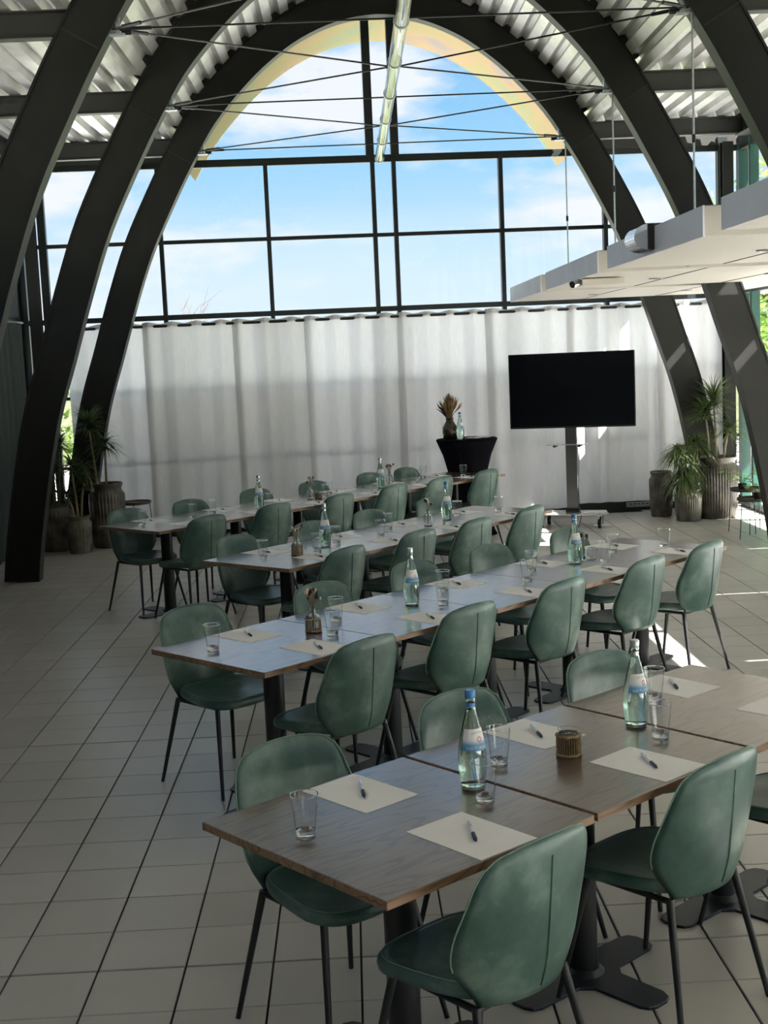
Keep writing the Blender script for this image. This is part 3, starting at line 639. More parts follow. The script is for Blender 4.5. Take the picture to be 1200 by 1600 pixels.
# ------------------------------------------------------------------ tables
ROWS = {'A': dict(o=(-.482, 3.525), a=40.0, n=3, L=.79, name='front row'), 'B': dict(o=(-.968, 5.808), a=44.9, n=5, L=.779, name='second row'), 'C': dict(o=(-1.027, 8.422), a=49.3, n=4, L=.777, name='third row'), 'D': dict(o=(-2.127, 10.558), a=47.5, n=6, L=.777, name='back row')}
ORD = ('first', 'second', 'third', 'fourth', 'fifth', 'sixth')
TW, TD, TZ = .775, .79, .75
def make_table():
    o = empty('dining_table', (0, 0, 0), cat='table', group='square oak tables set in rows')
    MB().bbox((0, 0, TZ-.0125), (TW-.002, TD-.002, .025), .0012).build('tabletop', M['wood'], o)
    b = MB()
    for s in (-1, 1): b.box((0, s*TD/2, TZ-.0125), (TW-.002, .0012, .0225)); b.box((s*TW/2, 0, TZ-.0125), (.0012, TD-.002, .0225))
    b.build('edge_band', M['edge'], o)
    MB().bbox((0, 0, TZ-.030), (.40, .40, .010), .002).build('mount_plate', M['black_steel'], o)
    MB().lathe([(.048, .012), (.048, TZ-.033)], 24).build('column', M['black_steel'], o, smooth=True)
    r, w = .315, .068; poly = []
    def arm(a):
        c, s = math.cos(a), math.sin(a); q = []
        for x, y in ((w+.035, -w), (r-.04, -w+.004), (r-.012, -w+.018), (r, -w+.045), (r, w-.045), (r-.012, w-.018), (r-.04, w-.004), (w+.035, w)): q.append((c*x-s*y, s*x+c*y))
        return q
    for k in range(4): poly += arm(k*PI/2)
    MB().prism(poly, 0, .012, .003).build('base_plate', M['base_steel'], o)
    MB().lathe([(.07, .012), (.052, .03)], 24).build('collar', M['black_steel'], o, smooth=True)
    return o
tproto = None; TABLES = {}
for k, d in ROWS.items():
    a = math.radians(d['a']); e = Vector((math.cos(a), math.sin(a), 0)); n = Vector((-math.sin(a), math.cos(a), 0)); d['e'], d['n_'] = e, n
    og = Vector((*d['o'], 0)); d['og'] = og
    for i in range(d['n']):
        c = og + e*(d['L']*(i+.5)) - n*(TD/2)
        lab = 'square oak table in the %s, %s from the open floor' % (d['name'], ORD[i])
        if tproto is None: tproto = o = make_table(); o.location = c; o.rotation_euler = (0, 0, a); o['label'] = lab
        else: o = dup(tproto, c, a, lab)

# ------------------------------------------------------------------ chairs
KZ = (.848-.43)/(.822-.43)
def zt(t): return [(.43+(a-.43)*KZ, b) for a, b in t]
PW = [(.42, .158), (.445, .172), (.475, .193), (.51, .217), (.555, .234), (.62, .237), (.70, .224), (.76, .211), (.80, .196), (.825, .176), (.84, .150), (.848, .118)]
PY = [(.42, -.196), (.46, -.212), (.52, -.224), (.62, -.236), (.72, -.246), (.85, -.256)]
PG = [(.42, .10), (.46, .105), (.52, .102), (.6, .090), (.7, .07), (.85, .045)]
def lerp(t, tab):
    if t <= tab[0][0]: return tab[0][1]
    for (a, b), (c, d) in zip(tab, tab[1:]):
        if t <= c: return b+(d-b)*(t-a)/(c-a)
    return tab[-1][1]
def smooth_tab(t, tab):
    h = .02; return (lerp(t-h, tab)+2*lerp(t, tab)+lerp(t+h, tab))/4
def make_chair():
    o = empty('dining_chair', (0, 0, 0), cat='chair', group='green leather chairs along the table rows')
    # backrest: curved shell with a lens-shaped thickness, wrapped forward at the wings
    nu, nv = 20, 24; F, B = [], []
    for j in range(nv+1):
        v = j/nv; v = 1-(1-v)**1.25; z = .425+(.848-.425)*v; w = smooth_tab(z, PW) if z < .82 else lerp(z, PW); rf, rb = [], []
        for i in range(nu+1):
            u = -1+2*i/nu; u = math.copysign(abs(u)**.85, u)
            y = smooth_tab(z, PY)+smooth_tab(z, PG)*abs(u)**2.1*(w/.234)**2
            zz = z-.010*u*u*max(0, (z-.80)/.05)
            th = .036*(1-abs(u)**5)**.5*(min(1, (1-v)*9+.16))**.5*(.55+.45*min(1, v*4)); x = u*w
            nx = -2.1*smooth_tab(z, PG)*math.copysign(abs(u)**1.1, u)*(w/.234)**2/w; l = math.hypot(nx, 1)
            rf.append(Vector((x+nx/l*th*.5, y+th*.5/l, zz))); rb.append(Vector((x-nx/l*th*.5, y-th*.5/l, zz)))
        F.append(rf); B.append(rb)
    m = MB(); c = nu+1; m.grid(F); q = len(m.v); m.grid([r[::-1] for r in B])
    loopF = [F[0][i] for i in range(c)]+[F[j][nu] for j in range(1, nv+1)]+[F[nv][i] for i in range(nu-1, -1, -1)]+[F[j][0] for j in range(nv-1, 0, -1)]
    loopB = [B[0][i] for i in range(c)]+[B[j][nu] for j in range(1, nv+1)]+[B[nv][i] for i in range(nu-1, -1, -1)]+[B[j][0] for j in range(nv-1, 0, -1)]
    K = len(loopF); m.add(loopF+loopB, [(i, K+i, K+(i+1) % K, (i+1) % K) for i in range(K)])
    bk = m.build('backrest', M['leather'], o, smooth=2)
    bm = bmesh.new(); bm.from_mesh(bk.data); bmesh.ops.remove_doubles(bm, verts=bm.verts, dist=.0004); bmesh.ops.recalc_face_normals(bm, faces=bm.faces); bm.to_mesh(bk.data); bm.free(); bk.data.shade_smooth()
    ctr = nu//2
    MB().tube([B[j][ctr]+Vector((0, -.0005, 0)) for j in range(1, nv-3)], .0032, 6).build('back_seam', M['leather'], bk, smooth=True)
    rim = [(F[j][0]+B[j][0])/2 for j in range(5, nv+1)]+[(F[nv][i]+B[nv][i])/2 for i in range(1, nu)]+[(F[j][nu]+B[j][nu])/2 for j in range(nv, 4, -1)]
    MB().tube(rim, .0026, 6).build('piping', M['stitch'], bk, smooth=True)
    # seat: rounded, dished cushion
    n = 44; rings = []
    def outline(k, zoff, sc, dish=0):
        r = []
        for i in range(n):
            t = 2*PI*i/n; ct, st = math.cos(t), math.sin(t); ex = 2/3.4
            x = .228*math.copysign(abs(ct)**ex, ct)*sc; y = .212*math.copysign(abs(st)**ex, st)*sc
            x *= 1-.20*((.212-y)/.424)**1.6
            z = zoff+(-.022*max(0, y/.212-.35)**1.5)+.022*abs(x/.228)**2*max(0, (.1-y)/.3)
            r.append(Vector((x, y+.026, z)))
        return r
    for zo, sc in ((.424, .80), (.424, .93), (.432, .985), (.447, 1.0), (.461, .985), (.4685, .945), (.4665, .86), (.460, .66), (.456, .4), (.455, .15)): rings.append(outline(0, zo, sc))
    m = MB(); vs = [v for r in rings for v in r]; fs = []
    for j in range(len(rings)-1):
        for i in range(n): fs.append((j*n+i, j*n+(i+1) % n, (j+1)*n+(i+1) % n, (j+1)*n+i))
    fs += [tuple(range(n-1, -1, -1)), tuple(range((len(rings)-1)*n, len(rings)*n))]
    st_ = m.add(vs, fs).build('seat', M['leather'], o, smooth=2)
    MB().tube(rings[5]+[rings[5][0]], .0022, 5).build('piping', M['stitch'], st_, smooth=True)
    # legs
    for sx in (-1, 1):
        for sy in (-1, 1):
            top = Vector((sx*.165, sy*.15+(.0 if sy > 0 else .0), .425)); ft = Vector((sx*.23, sy*.2335, .004))
            MB().tube([top, top+(ft-top)*.06, ft], [.0125, .0125, .0085], 10).build('leg', M['black_steel'], o, smooth=True)
    b = MB()
    for s in (-1, 1):
        b.tube([(-.165, s*.15, .418), (.165, s*.15, .418)], .010, 8); b.tube([(s*.165, -.15, .418), (s*.165, .15, .418)], .010, 8)
    b.build('seat_frame', M['black_steel'], o, smooth=True)
    return o
CH = [('A', 0, 1, -.114, 3.777), ('A', 0, -1, .271, 3.229), ('A', 1, 1, .474, 4.252), ('A', 1, -1, .895, 3.79), ('A', 2, 1, 1.067, 4.73), ('A', 2, -1, 1.475, 4.262), ('B', 0, 1, -.684, 6.158), ('B', 0, -1, -.138, 5.582), ('B', 1, 1, -.053, 6.635), ('B', 1, -1, .351, 6.236), ('B', 2, 1, .478, 7.206), ('B', 2, -1, .9, 6.769), ('B', 3, 1, .975, 7.712), ('B', 3, -1, 1.476, 7.331), ('B', 4, 1, 1.555, 8.242), ('B', 4, -1, 1.964, 7.785), ('C', 0, 1, -.674, 8.721), ('C', 0, -1, -.237, 8.256), ('C', 1, 1, -.166, 9.298), ('C', 1, -1, .256, 8.917), ('C', 2, 1, .273, 9.855), ('C', 2, -1, .713, 9.369), ('C', 3, 1, .794, 10.45), ('C', 3, -1, 1.19, 9.956), ('D', 0, 1, -1.751, 10.71), ('D', 0, -1, -1.339, 10.33), ('D', 1, 1, -1.281, 11.227), ('D', 1, -1, -.862, 10.996), ('D', 2, 1, -.78, 11.958), ('D', 2, -1, -.297, 11.507), ('D', 3, 1, -.247, 12.465), ('D', 3, -1, .21, 12.137), ('D', 4, 1, .321, 13.099), ('D', 4, -1, .69, 12.621), ('D', 5, 1, .72, 13.511), ('D', 5, -1, 1.177, 13.241)]
cproto = None
for r, i, s, x, y in CH:
    d = ROWS[r]; c = d['og']+d['e']*(d['L']*(i+.5))-d['n_']*(TD/2); p = Vector((x, y, 0)); out = s*(p-c).dot(d['n_'])-TD/2
    if out < -.125: p = p + d['n_']*s*(-.125-out)
    rz = math.radians(d['a'])+(PI if s > 0 else 0)+rnd(-.02, .02)
    lab = 'green chair, %s side of the %s, %s from the open floor' % ('window' if s > 0 else 'camera', d['name'], ORD[i])
    if cproto is None: cproto = o = make_chair(); o.location = p; o.rotation_euler = (0, 0, rz); o['label'] = lab
    else: dup(cproto, p, rz, lab)

# ------------------------------------------------------------------ papers and pens
pproto = penproto = None
def make_pen():
    o = empty('ballpoint_pen', (0, 0, 0), cat='pen', group='ballpoint pens on the papers')
    MB().tube([(0, -.012, 0), (0, .050, 0), (0, .066, 0)], [.0052, .0056, .0048], 10).build('barrel', M['pen'], o, smooth=True)
    MB().tube([(0, -.070, 0), (0, -.062, 0), (0, -.05, 0), (0, -.012, 0)], [.001, .0035, .0058, .0058], 10).build('grip', M['pen_dark'], o, smooth=True)
    MB().tube([(0, .066, 0), (0, .076, 0)], .003, 8).build('push_button', M['pen_dark'], o); MB().box((0, .045, .0068), (.003, .04, .0014)).build('clip', M['chrome'], o)
    return o
for r, i, s, x, y in CH:
    d = ROWS[r]; c = d['og']+d['e']*(d['L']*(i+.5)+.055+rnd(-.015, .015)+(-.055 if r in 'CD' and i > 1 else 0))-d['n_']*(TD/2)+d['n_']*s*(TD/2-.152+rnd(-.008, .008)); c.z = TZ
    rz = math.radians(d['a'])+rnd(-.03, .03); side = 'window' if s > 0 else 'camera'
    lab = 'blank paper, %s side of the %s, %s from the open floor' % (side, d['name'], ORD[i])
    if pproto is None: pproto = o = MB().bbox((0, 0, .0006), (.21, .29, .0012), .0003).build('writing_paper', M['paper']); o.location = c; o.rotation_euler = (0, 0, rz); tag(o, lab, 'paper', 'writing papers at the seats')
    else: dup(pproto, c, rz, lab)
    pa = {'A': .09, 'B': .25, 'C': .4, 'D': .3}[r]+rnd(-.12, .12); q = c+Vector((rnd(0, .012), rnd(0, .012), .0072))
    lab = 'pen on the paper, %s side of the %s, %s from the open floor' % (side, d['name'], ORD[i])
    if penproto is None: penproto = o = make_pen(); o.location = q; o.rotation_euler = (0, 0, pa); o['label'] = lab
    else: dup(penproto, q, pa, lab)

# ------------------------------------------------------------------ tumblers, bottles, jars and vases
def make_glass(h=.122, rt=.039, rb=.026, base=.022):
    o = empty('drinking_glass', (0, 0, 0), cat='glass', group='clear tumblers on the tables')
    MB().lathe([(rb+(rt-rb)*.12, base), (rt, h-.001)], 28, cap0=False, cap1=False).build('bowl', M['thin_glass'], o, smooth=True)
    MB().lathe([(rb-.003, 0), (rb, .002), (rb+(rt-rb)*.12, base), (rb*.92, base), (rb*.6, base-.004), (.0006, base-.006)], 28).build('thick_base', M['glass'], o, smooth=50)
    MB().tube([((rt-.0006)*math.cos(2*PI*i/28), (rt-.0006)*math.sin(2*PI*i/28), h-.001) for i in range(29)], .0014, 5, cap=False).build('rim', M['glass'], o, smooth=True); return o
GL = [('A', -.175, 3.37, 'lone clear tumbler at the open end of the front row'), ('A', .338, 3.572, 'clear tumbler in front of the blue capped bottle, front row'), ('A', .417, 3.896, 'clear tumbler behind the blue capped bottle, front row'), ('A', .973, 4.085, 'clear tumbler before the silver capped bottle, front row'), ('A', 1.061, 4.537, 'clear tumbler behind the silver capped bottle, front row'),
      ('B', -.672, 5.719, 'lone clear tumbler at the open end of the second row'), ('B', -.131, 5.916, 'clear tumbler beside the wicker bottle, camera side, second row'), ('B', -.117, 6.23, 'clear tumbler behind the wicker bottle, window side, second row'), ('B', .434, 6.514, 'clear tumbler beside the first bottle, camera side, second row'), ('B', .46, 6.87, 'clear tumbler beside the first bottle, window side, second row'), ('B', .948, 7.079, 'clear tumbler at mid table, camera side, second row'), ('B', 1.018, 7.39, 'clear tumbler at mid table, window side, second row'), ('B', 1.493, 7.619, 'clear tumbler past the last bottle, camera side, second row'), ('B', 1.605, 7.923, 'clear tumbler past the last bottle, window side, second row'), ('B', 1.962, 8.042, 'lone clear tumbler at the far end of the second row'),
      ('C', -.621, 8.399, 'lone clear tumbler at the open end of the third row'), ('C', -.267, 8.60, 'clear tumbler before the first bottle, third row'), ('C', -.14, 8.93, 'clear tumbler behind the first bottle, third row'), ('C', .178, 9.164, 'clear tumbler at mid table, camera side, third row'), ('C', .247, 9.536, 'clear tumbler at mid table, window side, third row'), ('C', .815, 10.12, 'clear tumbler behind the second bottle, third row'), ('C', 1.163, 10.30, 'lone clear tumbler at the far end of the third row'),
      ('D', -1.749, 10.478, 'lone clear tumbler at the open end of the back row'), ('D', -1.372, 10.802, 'second clear tumbler from the open floor, camera side, back row'), ('D', -1.231, 11.065, 'second clear tumbler from the open floor, window side, back row'), ('D', -.76, 11.40, 'clear tumbler behind the first bottle, back row'), ('D', -.27, 11.98, 'clear tumbler beside the wicker jar, camera side, back row'), ('D', -.24, 12.235, 'clear tumbler beside the wicker jar, window side, back row'), ('D', .165, 12.65, 'clear tumbler beside the second bottle, back row'), ('D', .669, 13.12, 'clear tumbler past the pampas vase, camera side, back row'), ('D', .735, 13.45, 'clear tumbler past the pampas vase, window side, back row'), ('D', 1.154, 13.377, 'lone clear tumbler at the far end of the back row')]
gp = None
for r, x, y, lab in GL:
    if gp is None: gp = o = make_glass(); o.location = (x, y, TZ); o['label'] = lab
    else: dup(gp, (x, y, TZ), rnd(0, 6), lab)
o = make_glass(.07, .03, .028, .012); o.location = (1.437, 7.75, TZ); o['label'] = 'short clear tealight glass beside the small brown vase, second row'

BP = [(.030, 0), (.0355, .003), (.0365, .012), (.0395, .04), (.0428, .075), (.0432, .098), (.0415, .12), (.0375, .145), (.031, .175), (.0245, .203), (.0175, .23), (.0138, .25), (.0132, .262), (.0148, .266), (.0148, .272), (.0132, .275), (.0132, .292)]
def br(z): return lerp(z, [(b, a) for a, b in BP])
def text_mesh(txt, size, z0, ang, mat, par, arc=0, name='lettering'):
    cu_ = D.curves.new('t', 'FONT'); cu_.body = txt; cu_.size = size; cu_.align_x = 'CENTER'; cu_.resolution_u = 2; cu_.extrude = 0
    to = D.objects.new('t', cu_); COL.objects.link(to); dg = bpy.context.evaluated_depsgraph_get(); me = D.meshes.new_from_object(to.evaluated_get(dg)); D.objects.remove(to); D.curves.remove(cu_)
    bm = bmesh.new(); bm.from_mesh(me); bmesh.ops.subdivide_edges(bm, edges=[e for e in bm.edges if e.calc_length() > size*.3], cuts=1)
    for v in bm.verts:
        x, y = v.co.x, v.co.y; z = z0+y-arc*x*x; r = br(z)+.0011; a = ang+x/.034; v.co = (r*math.sin(a), -r*math.cos(a), z)
    bm.to_mesh(me); bm.free(); me.materials.clear(); me.materials.append(mat); me.name = name
    o = D.objects.new(name, me); COL.objects.link(o); o.parent = par; return o
def make_bottle(cap):
    o = empty('water_bottle', (0, 0, 0), cat='bottle', group='green tinted water bottles on the tables')
    ip = [(r-.0022, z) for r, z in BP if z > .01][::-1]
    MB().lathe(BP+[(.0105, .292)]+[(max(.008, r), z) for r, z in ip if z < .29]+[(.028, .010), (.0006, .014)], 28).build('body', M['bottle'], o, smooth=50)
    wp = [(.0006, .0139)]+[(.0282, .0102)]+[(br(z)-.0021, z) for z in (.013, .04, .075, .098, .12, .145, .175, .203, .23, .242)]
    MB().lathe(wp, 28).build('water', M['water'], o, smooth=50)
    cp = MB().lathe([(.0150, .276), (.0155, .279), (.0155, .298), (.014, .301)], 24).build('cap', M[cap], o, smooth=50)
    MB().lathe([(.0141, .25), (.0137, .262)], 24, cap0=False, cap1=False).build('neck_band', M['cap_blue' if cap == 'cap_blue' else 'cap_silver'], o, smooth=True)
    P = []
    for j in range(9):
        z = .124+.064*j/8; P.append([((br(z)+.0006)*math.sin(a), -(br(z)+.0006)*math.cos(a), z) for a in [-1.15+2.3*i/20 for i in range(21)]])
    lb = MB().grid(P).build('paper_label', M['label'], o, smooth=2)
    text_mesh('NATURELL', .0125, .1285, .15, M['white'], lb); text_mesh('GEROLSTEINER', .0062, .176, .25, M['ink'], lb, 9)
    b = MB()
    for k in range(10):
        a = 2*PI*k/10
        def cv(u, w): 
            x, y = u*math.cos(a)-w*math.sin(a), u*math.sin(a)+w*math.cos(a); z = .1575+y; r = br(z)+.0011; t = .35+x/.036; return (r*math.sin(t), -r*math.cos(t), z)
        b.add([cv(.0035, 0), cv(.0065, -.0016), cv(.0105, 0), cv(.0065, .0016)], [(0, 1, 2, 3)])
    b.build('star_emblem', M['red'], lb); return o
BT = [('cap_blue', .315, 3.697, 'tall water bottle with blue cap on the front row', .25), ('cap_silver', .926, 4.238, 'tall water bottle with silver cap on the front row', .3), ('cap_silver', .274, 6.558, 'water bottle with silver cap in the second row, nearer the open floor', .3), ('cap_blue', 1.311, 7.60, 'water bottle with blue cap by the small brown vase, second row', .5),
      ('cap_silver', -.215, 8.80, 'water bottle beside the wicker bottle vase in the third row', .2), ('cap_blue', .716, 9.93, 'water bottle with blue cap in the third row, farther one', .4), ('cap_silver', -.838, 11.25, 'water bottle in the back row, nearer the open floor', .1), ('cap_silver', .268, 12.60, 'water bottle beside the pampas vase in the back row', .2)]
bp = {}
for cap, x, y, lab, rz in BT:
    if cap not in bp: bp[cap] = o = make_bottle(cap); o.location = (x, y, TZ); o.rotation_euler = (0, 0, rz); o['label'] = lab
    else: dup(bp[cap], (x, y, TZ), rz, lab)
def wicker(par, r, z0, z1, n=30, dark=True):
    b = MB()
    for k in range(n):
        a = 2*PI*k/n; w = rnd(-.03, .03); b.tube([((r+.0015)*math.cos(a), (r+.0015)*math.sin(a), z0), ((r+.003)*math.cos(a+w), (r+.003)*math.sin(a+w), (z0+z1)/2), ((r+.0015)*math.cos(a), (r+.0015)*math.sin(a), z1)], rnd(.0017, .0026), 5)
    tag(b.build('wicker_rods', M['wicker'], par, smooth=True), kind='stuff')
    for z in (z0+.005, z1-.005):
        pts = [((r+.003+.0012*math.sin(a*9+z*900))*math.cos(a), (r+.003+.0012*math.sin(a*9+z*900))*math.sin(a), z+.0015*math.cos(a*9)) for a in [2*PI*i/40 for i in range(41)]]; MB().tube(pts, .0045, 6, cap=False).build('wicker_band', M['wicker'], par, smooth=True)
def make_jar(x, y, lab, h=.088, r=.035):
    o = empty('wicker_jar', (x, y, TZ), label=lab, cat='jar')
    MB().lathe([(r-.003, 0), (r, .003), (r, h), (r-.0018, h), (r-.0022, .005), (.0006, .005)], 28).build('glass_jar', M['jar'], o, smooth=50)
    MB().lathe([(r-.006, .0055), (r-.006, h*.72), (.001, h*.72)], 20).build('candle_wax', M['dark_fill'], o, smooth=50); wicker(o, r, .002, h*.84)
make_jar(.647, 3.957, 'wicker wrapped candle jar between the two front row bottles'); make_jar(-.335, 11.923, 'small wicker wrapped candle jar in the back row', .06, .03)
def make_vase(x, y, lab, kind, wk, stems):
    o = empty('flower_vase', (x, y, TZ), label=lab, cat='vase')
    if kind == 'tube': pr = [(.012, 0), (.014, .003), (.014, .085), (.0125, .085), (.0122, .006), (.0005, .006)]
    else: pr = [(.028, 0), (.033, .004), (.034, .07), (.028, .084), (.016, .093), (.0125, .10), (.0125, .118), (.016, .121), (.0145, .1225), (.0105, .118), (.0105, .10), (.026, .08), (.0315, .068), (.031, .006), (.0005, .005)]
    MB().lathe(pr, 24).build('bottle_vase', M['jar'] if kind != 'tube' else M['bottle'], o, smooth=50)
    if wk: wicker(o, .0345, .002, .068, 26)
    zt_ = .085 if kind == 'tube' else .12; b = MB()
    for k in range(stems):
        a = rnd(0, 2*PI); s = rnd(.008, .045); h = zt_+rnd(.04, .085); tip = (math.cos(a)*s, math.sin(a)*s, h)
        b.tube([(rnd(-.004, .004), rnd(-.004, .004), .02), (math.cos(a)*.005, math.sin(a)*.005, zt_), tip], .0011, 4)
        MB().blob(tip, rnd(.005, .010), rnd(1, 1.8), 7, 5).build('seed_head' if k % 2 else 'pale_bloom', M['dry_dark' if k % 2 else 'pale_bloom'], o, smooth=True)
    tag(b.build('stems', M['straw'], o), kind='stuff')
make_vase(-.224, 6.018, 'bottle vase in wicker sleeve with dried flowers, second row', 'bottle', True, 13); make_vase(1.385, 7.703, 'slim tube vase with dried flowers beside a bottle, second row', 'tube', False, 7)
make_vase(-.397, 8.47, 'bottle vase in wicker sleeve with pale blooms, third row', 'bottle', True, 8); make_vase(.549, 9.613, 'clear bottle vase with dark dried stems, third row', 'bottle', False, 7)
make_vase(-.41, 11.86, 'clear bottle vase with straw coloured stems, back row', 'bottle', False, 11); make_vase(.367, 12.96, 'clear bottle vase with pampas plumes, back row', 'bottle', False, 14)

# ------------------------------------------------------------------ bar table with its vase
o = empty('bar_table', (1.285, 14.3, 0), label='high round bar table under a black stretch cover before the curtains', cat='table')
cover = [(.30, 0), (.27, .06), (.22, .30), (.20, .50), (.215, .70), (.27, .90), (.335, 1.055), (.345, 1.075), (.335, 1.088), (.30, 1.09), (.001, 1.09)]
MB().lathe(cover, 40, rf=lambda a, z: 1+(.05*math.cos(4*a)*max(0, 1-z*1.1))).build('stretch_cover', M['blackcloth'], o, smooth=2)
o = empty('dried_bouquet_vase', (1.10, 14.27, 1.09), label='brown glazed vase with dried wheat on the black bar table', cat='vase')
MB().lathe([(.055, 0), (.075, .01), (.085, .08), (.082, .13), (.055, .18), (.042, .20), (.042, .225), (.048, .235), (.042, .235), (.036, .22), (.001, .21)], 28).build('vessel', M['vase'], o, smooth=60)
b = MB(); e = MB()
for k in range(110):
    a = rnd(0, 2*PI); s = abs(random.gauss(0, .075)); s = min(s, .15); h = .44+rnd(-.05, .05)-s*.5; m_ = (math.cos(a)*s*.35, math.sin(a)*s*.35, .28); t = Vector((math.cos(a)*s, math.sin(a)*s, h))
    b.tube([(math.cos(a)*.02, math.sin(a)*.02, .2), m_, t], .0022, 4); dv = (t-Vector(m_)).normalized()
    e.tube([t-dv*.05, t-dv*.02, t+dv*.03], [.003, .0065, .001], 5)
tag(b.build('stalks', M['straw'], o), kind='stuff'); tag(e.build('wheat_ears', M['straw'], o), kind='stuff')
b = MB()
for k in range(9): 
    a = rnd(2.2, 3.6); t = Vector((math.cos(a)*rnd(.1, .16), math.sin(a)*.1, rnd(.32, .40))); b.tube([(0, 0, .2), t*.6+Vector((0, 0, .1)), t], [.003, .008, .002], 5)
b.build('dark_sprig', M['dry_dark'], o)
dup(bp['cap_blue'], (1.205, 14.16, 1.09), 1.2, 'water bottle standing on the black bar table beside the vase')
for x, y, lab in ((1.36, 14.26, 'pale card lying on the bar table, nearer the bottle'), (1.47, 14.33, 'pale card lying on the bar table, away from the bottle')):
    t = MB().bbox((0, 0, .004), (.10, .16, .006), .001).build('card', M['paper']); t.location = (x, y, 1.09); t.rotation_euler = (0, 0, .9); tag(t, lab, 'card')

# ------------------------------------------------------------------ screen on its trolley
o = empty('television_stand', (2.50, 14.58, 0), -.33, label='wheeled stand with grey column and smoked base under the screen', cat='stand')
MB().prism([(-.40, -.10), (-.34, -.20), (.34, -.20), (.42, -.06), (.36, .20), (-.36, .20)], .152, .164, .002).build('base_plate', M['glassplate'], o)
MB().bbox((0, .05, .68), (.125, .075, 1.03), .012).build('column', M['alu'], o); MB().bbox((0, .05, .185), (.15, .10, .05), .004).build('foot_clamp', M['rubber'], o)
MB().bbox((-.03, -.06, .955), (.44, .26, .010), .003).build('shelf', M['glassplate'], o)
for s in (-.17, .11): MB().bbox((s, -.03, .935), (.03, .18, .025), .002).build('shelf_bracket', M['rubber'], o)
MB().bbox((0, .02, 1.5), (.5, .05, .4), .004).build('mount', M['rubber'], o)
for x, y in ((-.33, -.16), (.33, -.15), (-.30, .16), (.31, .16)):
    c = empty('caster', (x, y, 0)); c.parent = o
    MB().lathe([(.034, -.018), (.052, -.015), (.052, .015), (.034, .018)], 20).build('wheel', M['rubber'], c, smooth=40).matrix_local = Matrix.Translation((0, 0, .052)) @ Matrix.Rotation(PI/2, 4, 'Y') 
    MB().lathe([(.001, -.018), (.030, -.020), (.030, .020), (.001, .020)], 14).build('hub', M['chrome'], c, smooth=40).matrix_local = Matrix.Translation((0, 0, .052)) @ Matrix.Rotation(PI/2, 4, 'Y')
    MB().box((.026, 0, .09), (.004, .04, .10)).box((-.026, 0, .09), (.004, .04, .10)).box((0, 0, .143), (.062, .055, .016)).build('fork', M['chrome'], c)
MB().tube([(.09, .0, 1.12), (.10, -.01, .9), (.075, .0, .5), (.085, .0, .2), (.12, -.1, .13), (.10, -.2, .02), (.0, -.26, .005)], .004, 6).build('cable', M['rubber'], o)
o = empty('television', (2.515, 14.52, 1.565), -.33, label='large flat black screen on the wheeled stand before the curtain', cat='television')
MB().bbox((0, 0, 0), (1.425, .045, .85), .006).build('casing', M['bezel'], o); MB().bbox((0, -.0235, .006), (1.40, .004, .82), .001).build('screen', M['screen'], o); MB().bbox((0, .03, -.02), (.9, .03, .5), .006).build('rear_cover', M['bezel'], o)

# ------------------------------------------------------------------ potted plants and small tables
def make_pot(x, y, r, h, lab, mat, ribs):
    o = empty('fluted_pot', (x, y, 0), label=lab, cat='pot', group='fluted stoneware pots')
    n = ribs*4
    def rf(a, z): return 1+(.045*abs(math.sin(a*ribs/2)) if .04*h < z < .84*h else 0)
    MB().lathe([(r*.86, 0), (r*.90, .02*h), (r*.95, .3*h), (r, .7*h), (r*.99, .82*h), (r*.88, .88*h), (r*.86, .92*h), (r*.94, .96*h), (r*.95, .99*h), (r*.90, h), (r*.84, .97*h), (r*.82, .86*h)], n, rf=rf, cap1=False).build('vessel', M[mat], o, smooth=50)
    MB().lathe([(r*.83, .85*h), (r*.82, .87*h), (.01, .885*h)], 20).build('soil', M['soil'], o, smooth=50); return o
def rosette(b, c, R, n, droop, up=.5):
    for k in range(n):
        a = rnd(0, 2*PI); e = rnd(-.25, 1.0)*up+rnd(0, .35); l = R*rnd(.75, 1.15); w = rnd(.006, .010); d = Vector((math.cos(a), math.sin(a), 0)); s = Vector((-math.sin(a), math.cos(a), 0))*w; P = []
        for i in range(6):
            t = i/5; p = Vector(c)+d*l*t*math.cos(e*(1-t*.25))+Vector((0, 0, l*(math.sin(e)*t-droop*t*t))); ww = (1-t)**.7*(1 if i else .6); P += [p-s*ww, p+s*ww]
        b.add(P, [(2*i, 2*i+1, 2*i+3, 2*i+2) for i in range(5)])
def palm(x, y, z0, canes, lab, dens=3.0):
    o = empty('dracaena_palm', (x, y, z0), label=lab, cat='plant')
    for (dx, dy, h, R, n, dr, up, lx, ly) in canes:
        MB().tube([(dx, dy, -.06), (dx+lx*.4, dy+ly*.4, h*.5), (dx+lx, dy+ly, h)], [.016, .013, .010], 7).build('cane', M['cane'], o, smooth=True)
        b = MB(); rosette(b, (dx+lx, dy+ly, h), R*1.1, int(n*dens), dr, up); rosette(b, (dx+lx, dy+ly, h-.07), R, int(n*dens*.5), dr*1.3, up*.5); f = b.build('leaf_crown', M['leaf'], o); tag(f, kind='stuff')
make_pot(4.235, 14.78, .243, .715, 'largest fluted pot, holding the tall palm by the garden door', 'pot', 46)
make_pot(3.855, 14.62, .152, .37, 'small pale fluted pot in front of the other corner pots', 'pot2', 34)
make_pot(3.655, 15.10, .135, .54, 'slim fluted pot behind the small pale one in the corner', 'pot', 30)
palm(4.20, 14.78, .62, [(-.04, 0, .60, .36, 60, .35, 1.0, -.05, 0), (.05, .03, .74, .40, 60, .3, 1.2, -.03, .02), (.09, -.05, .42, .3, 34, .5, .8, .09, .03)], 'tall spiky palm with bare canes in the largest pot')
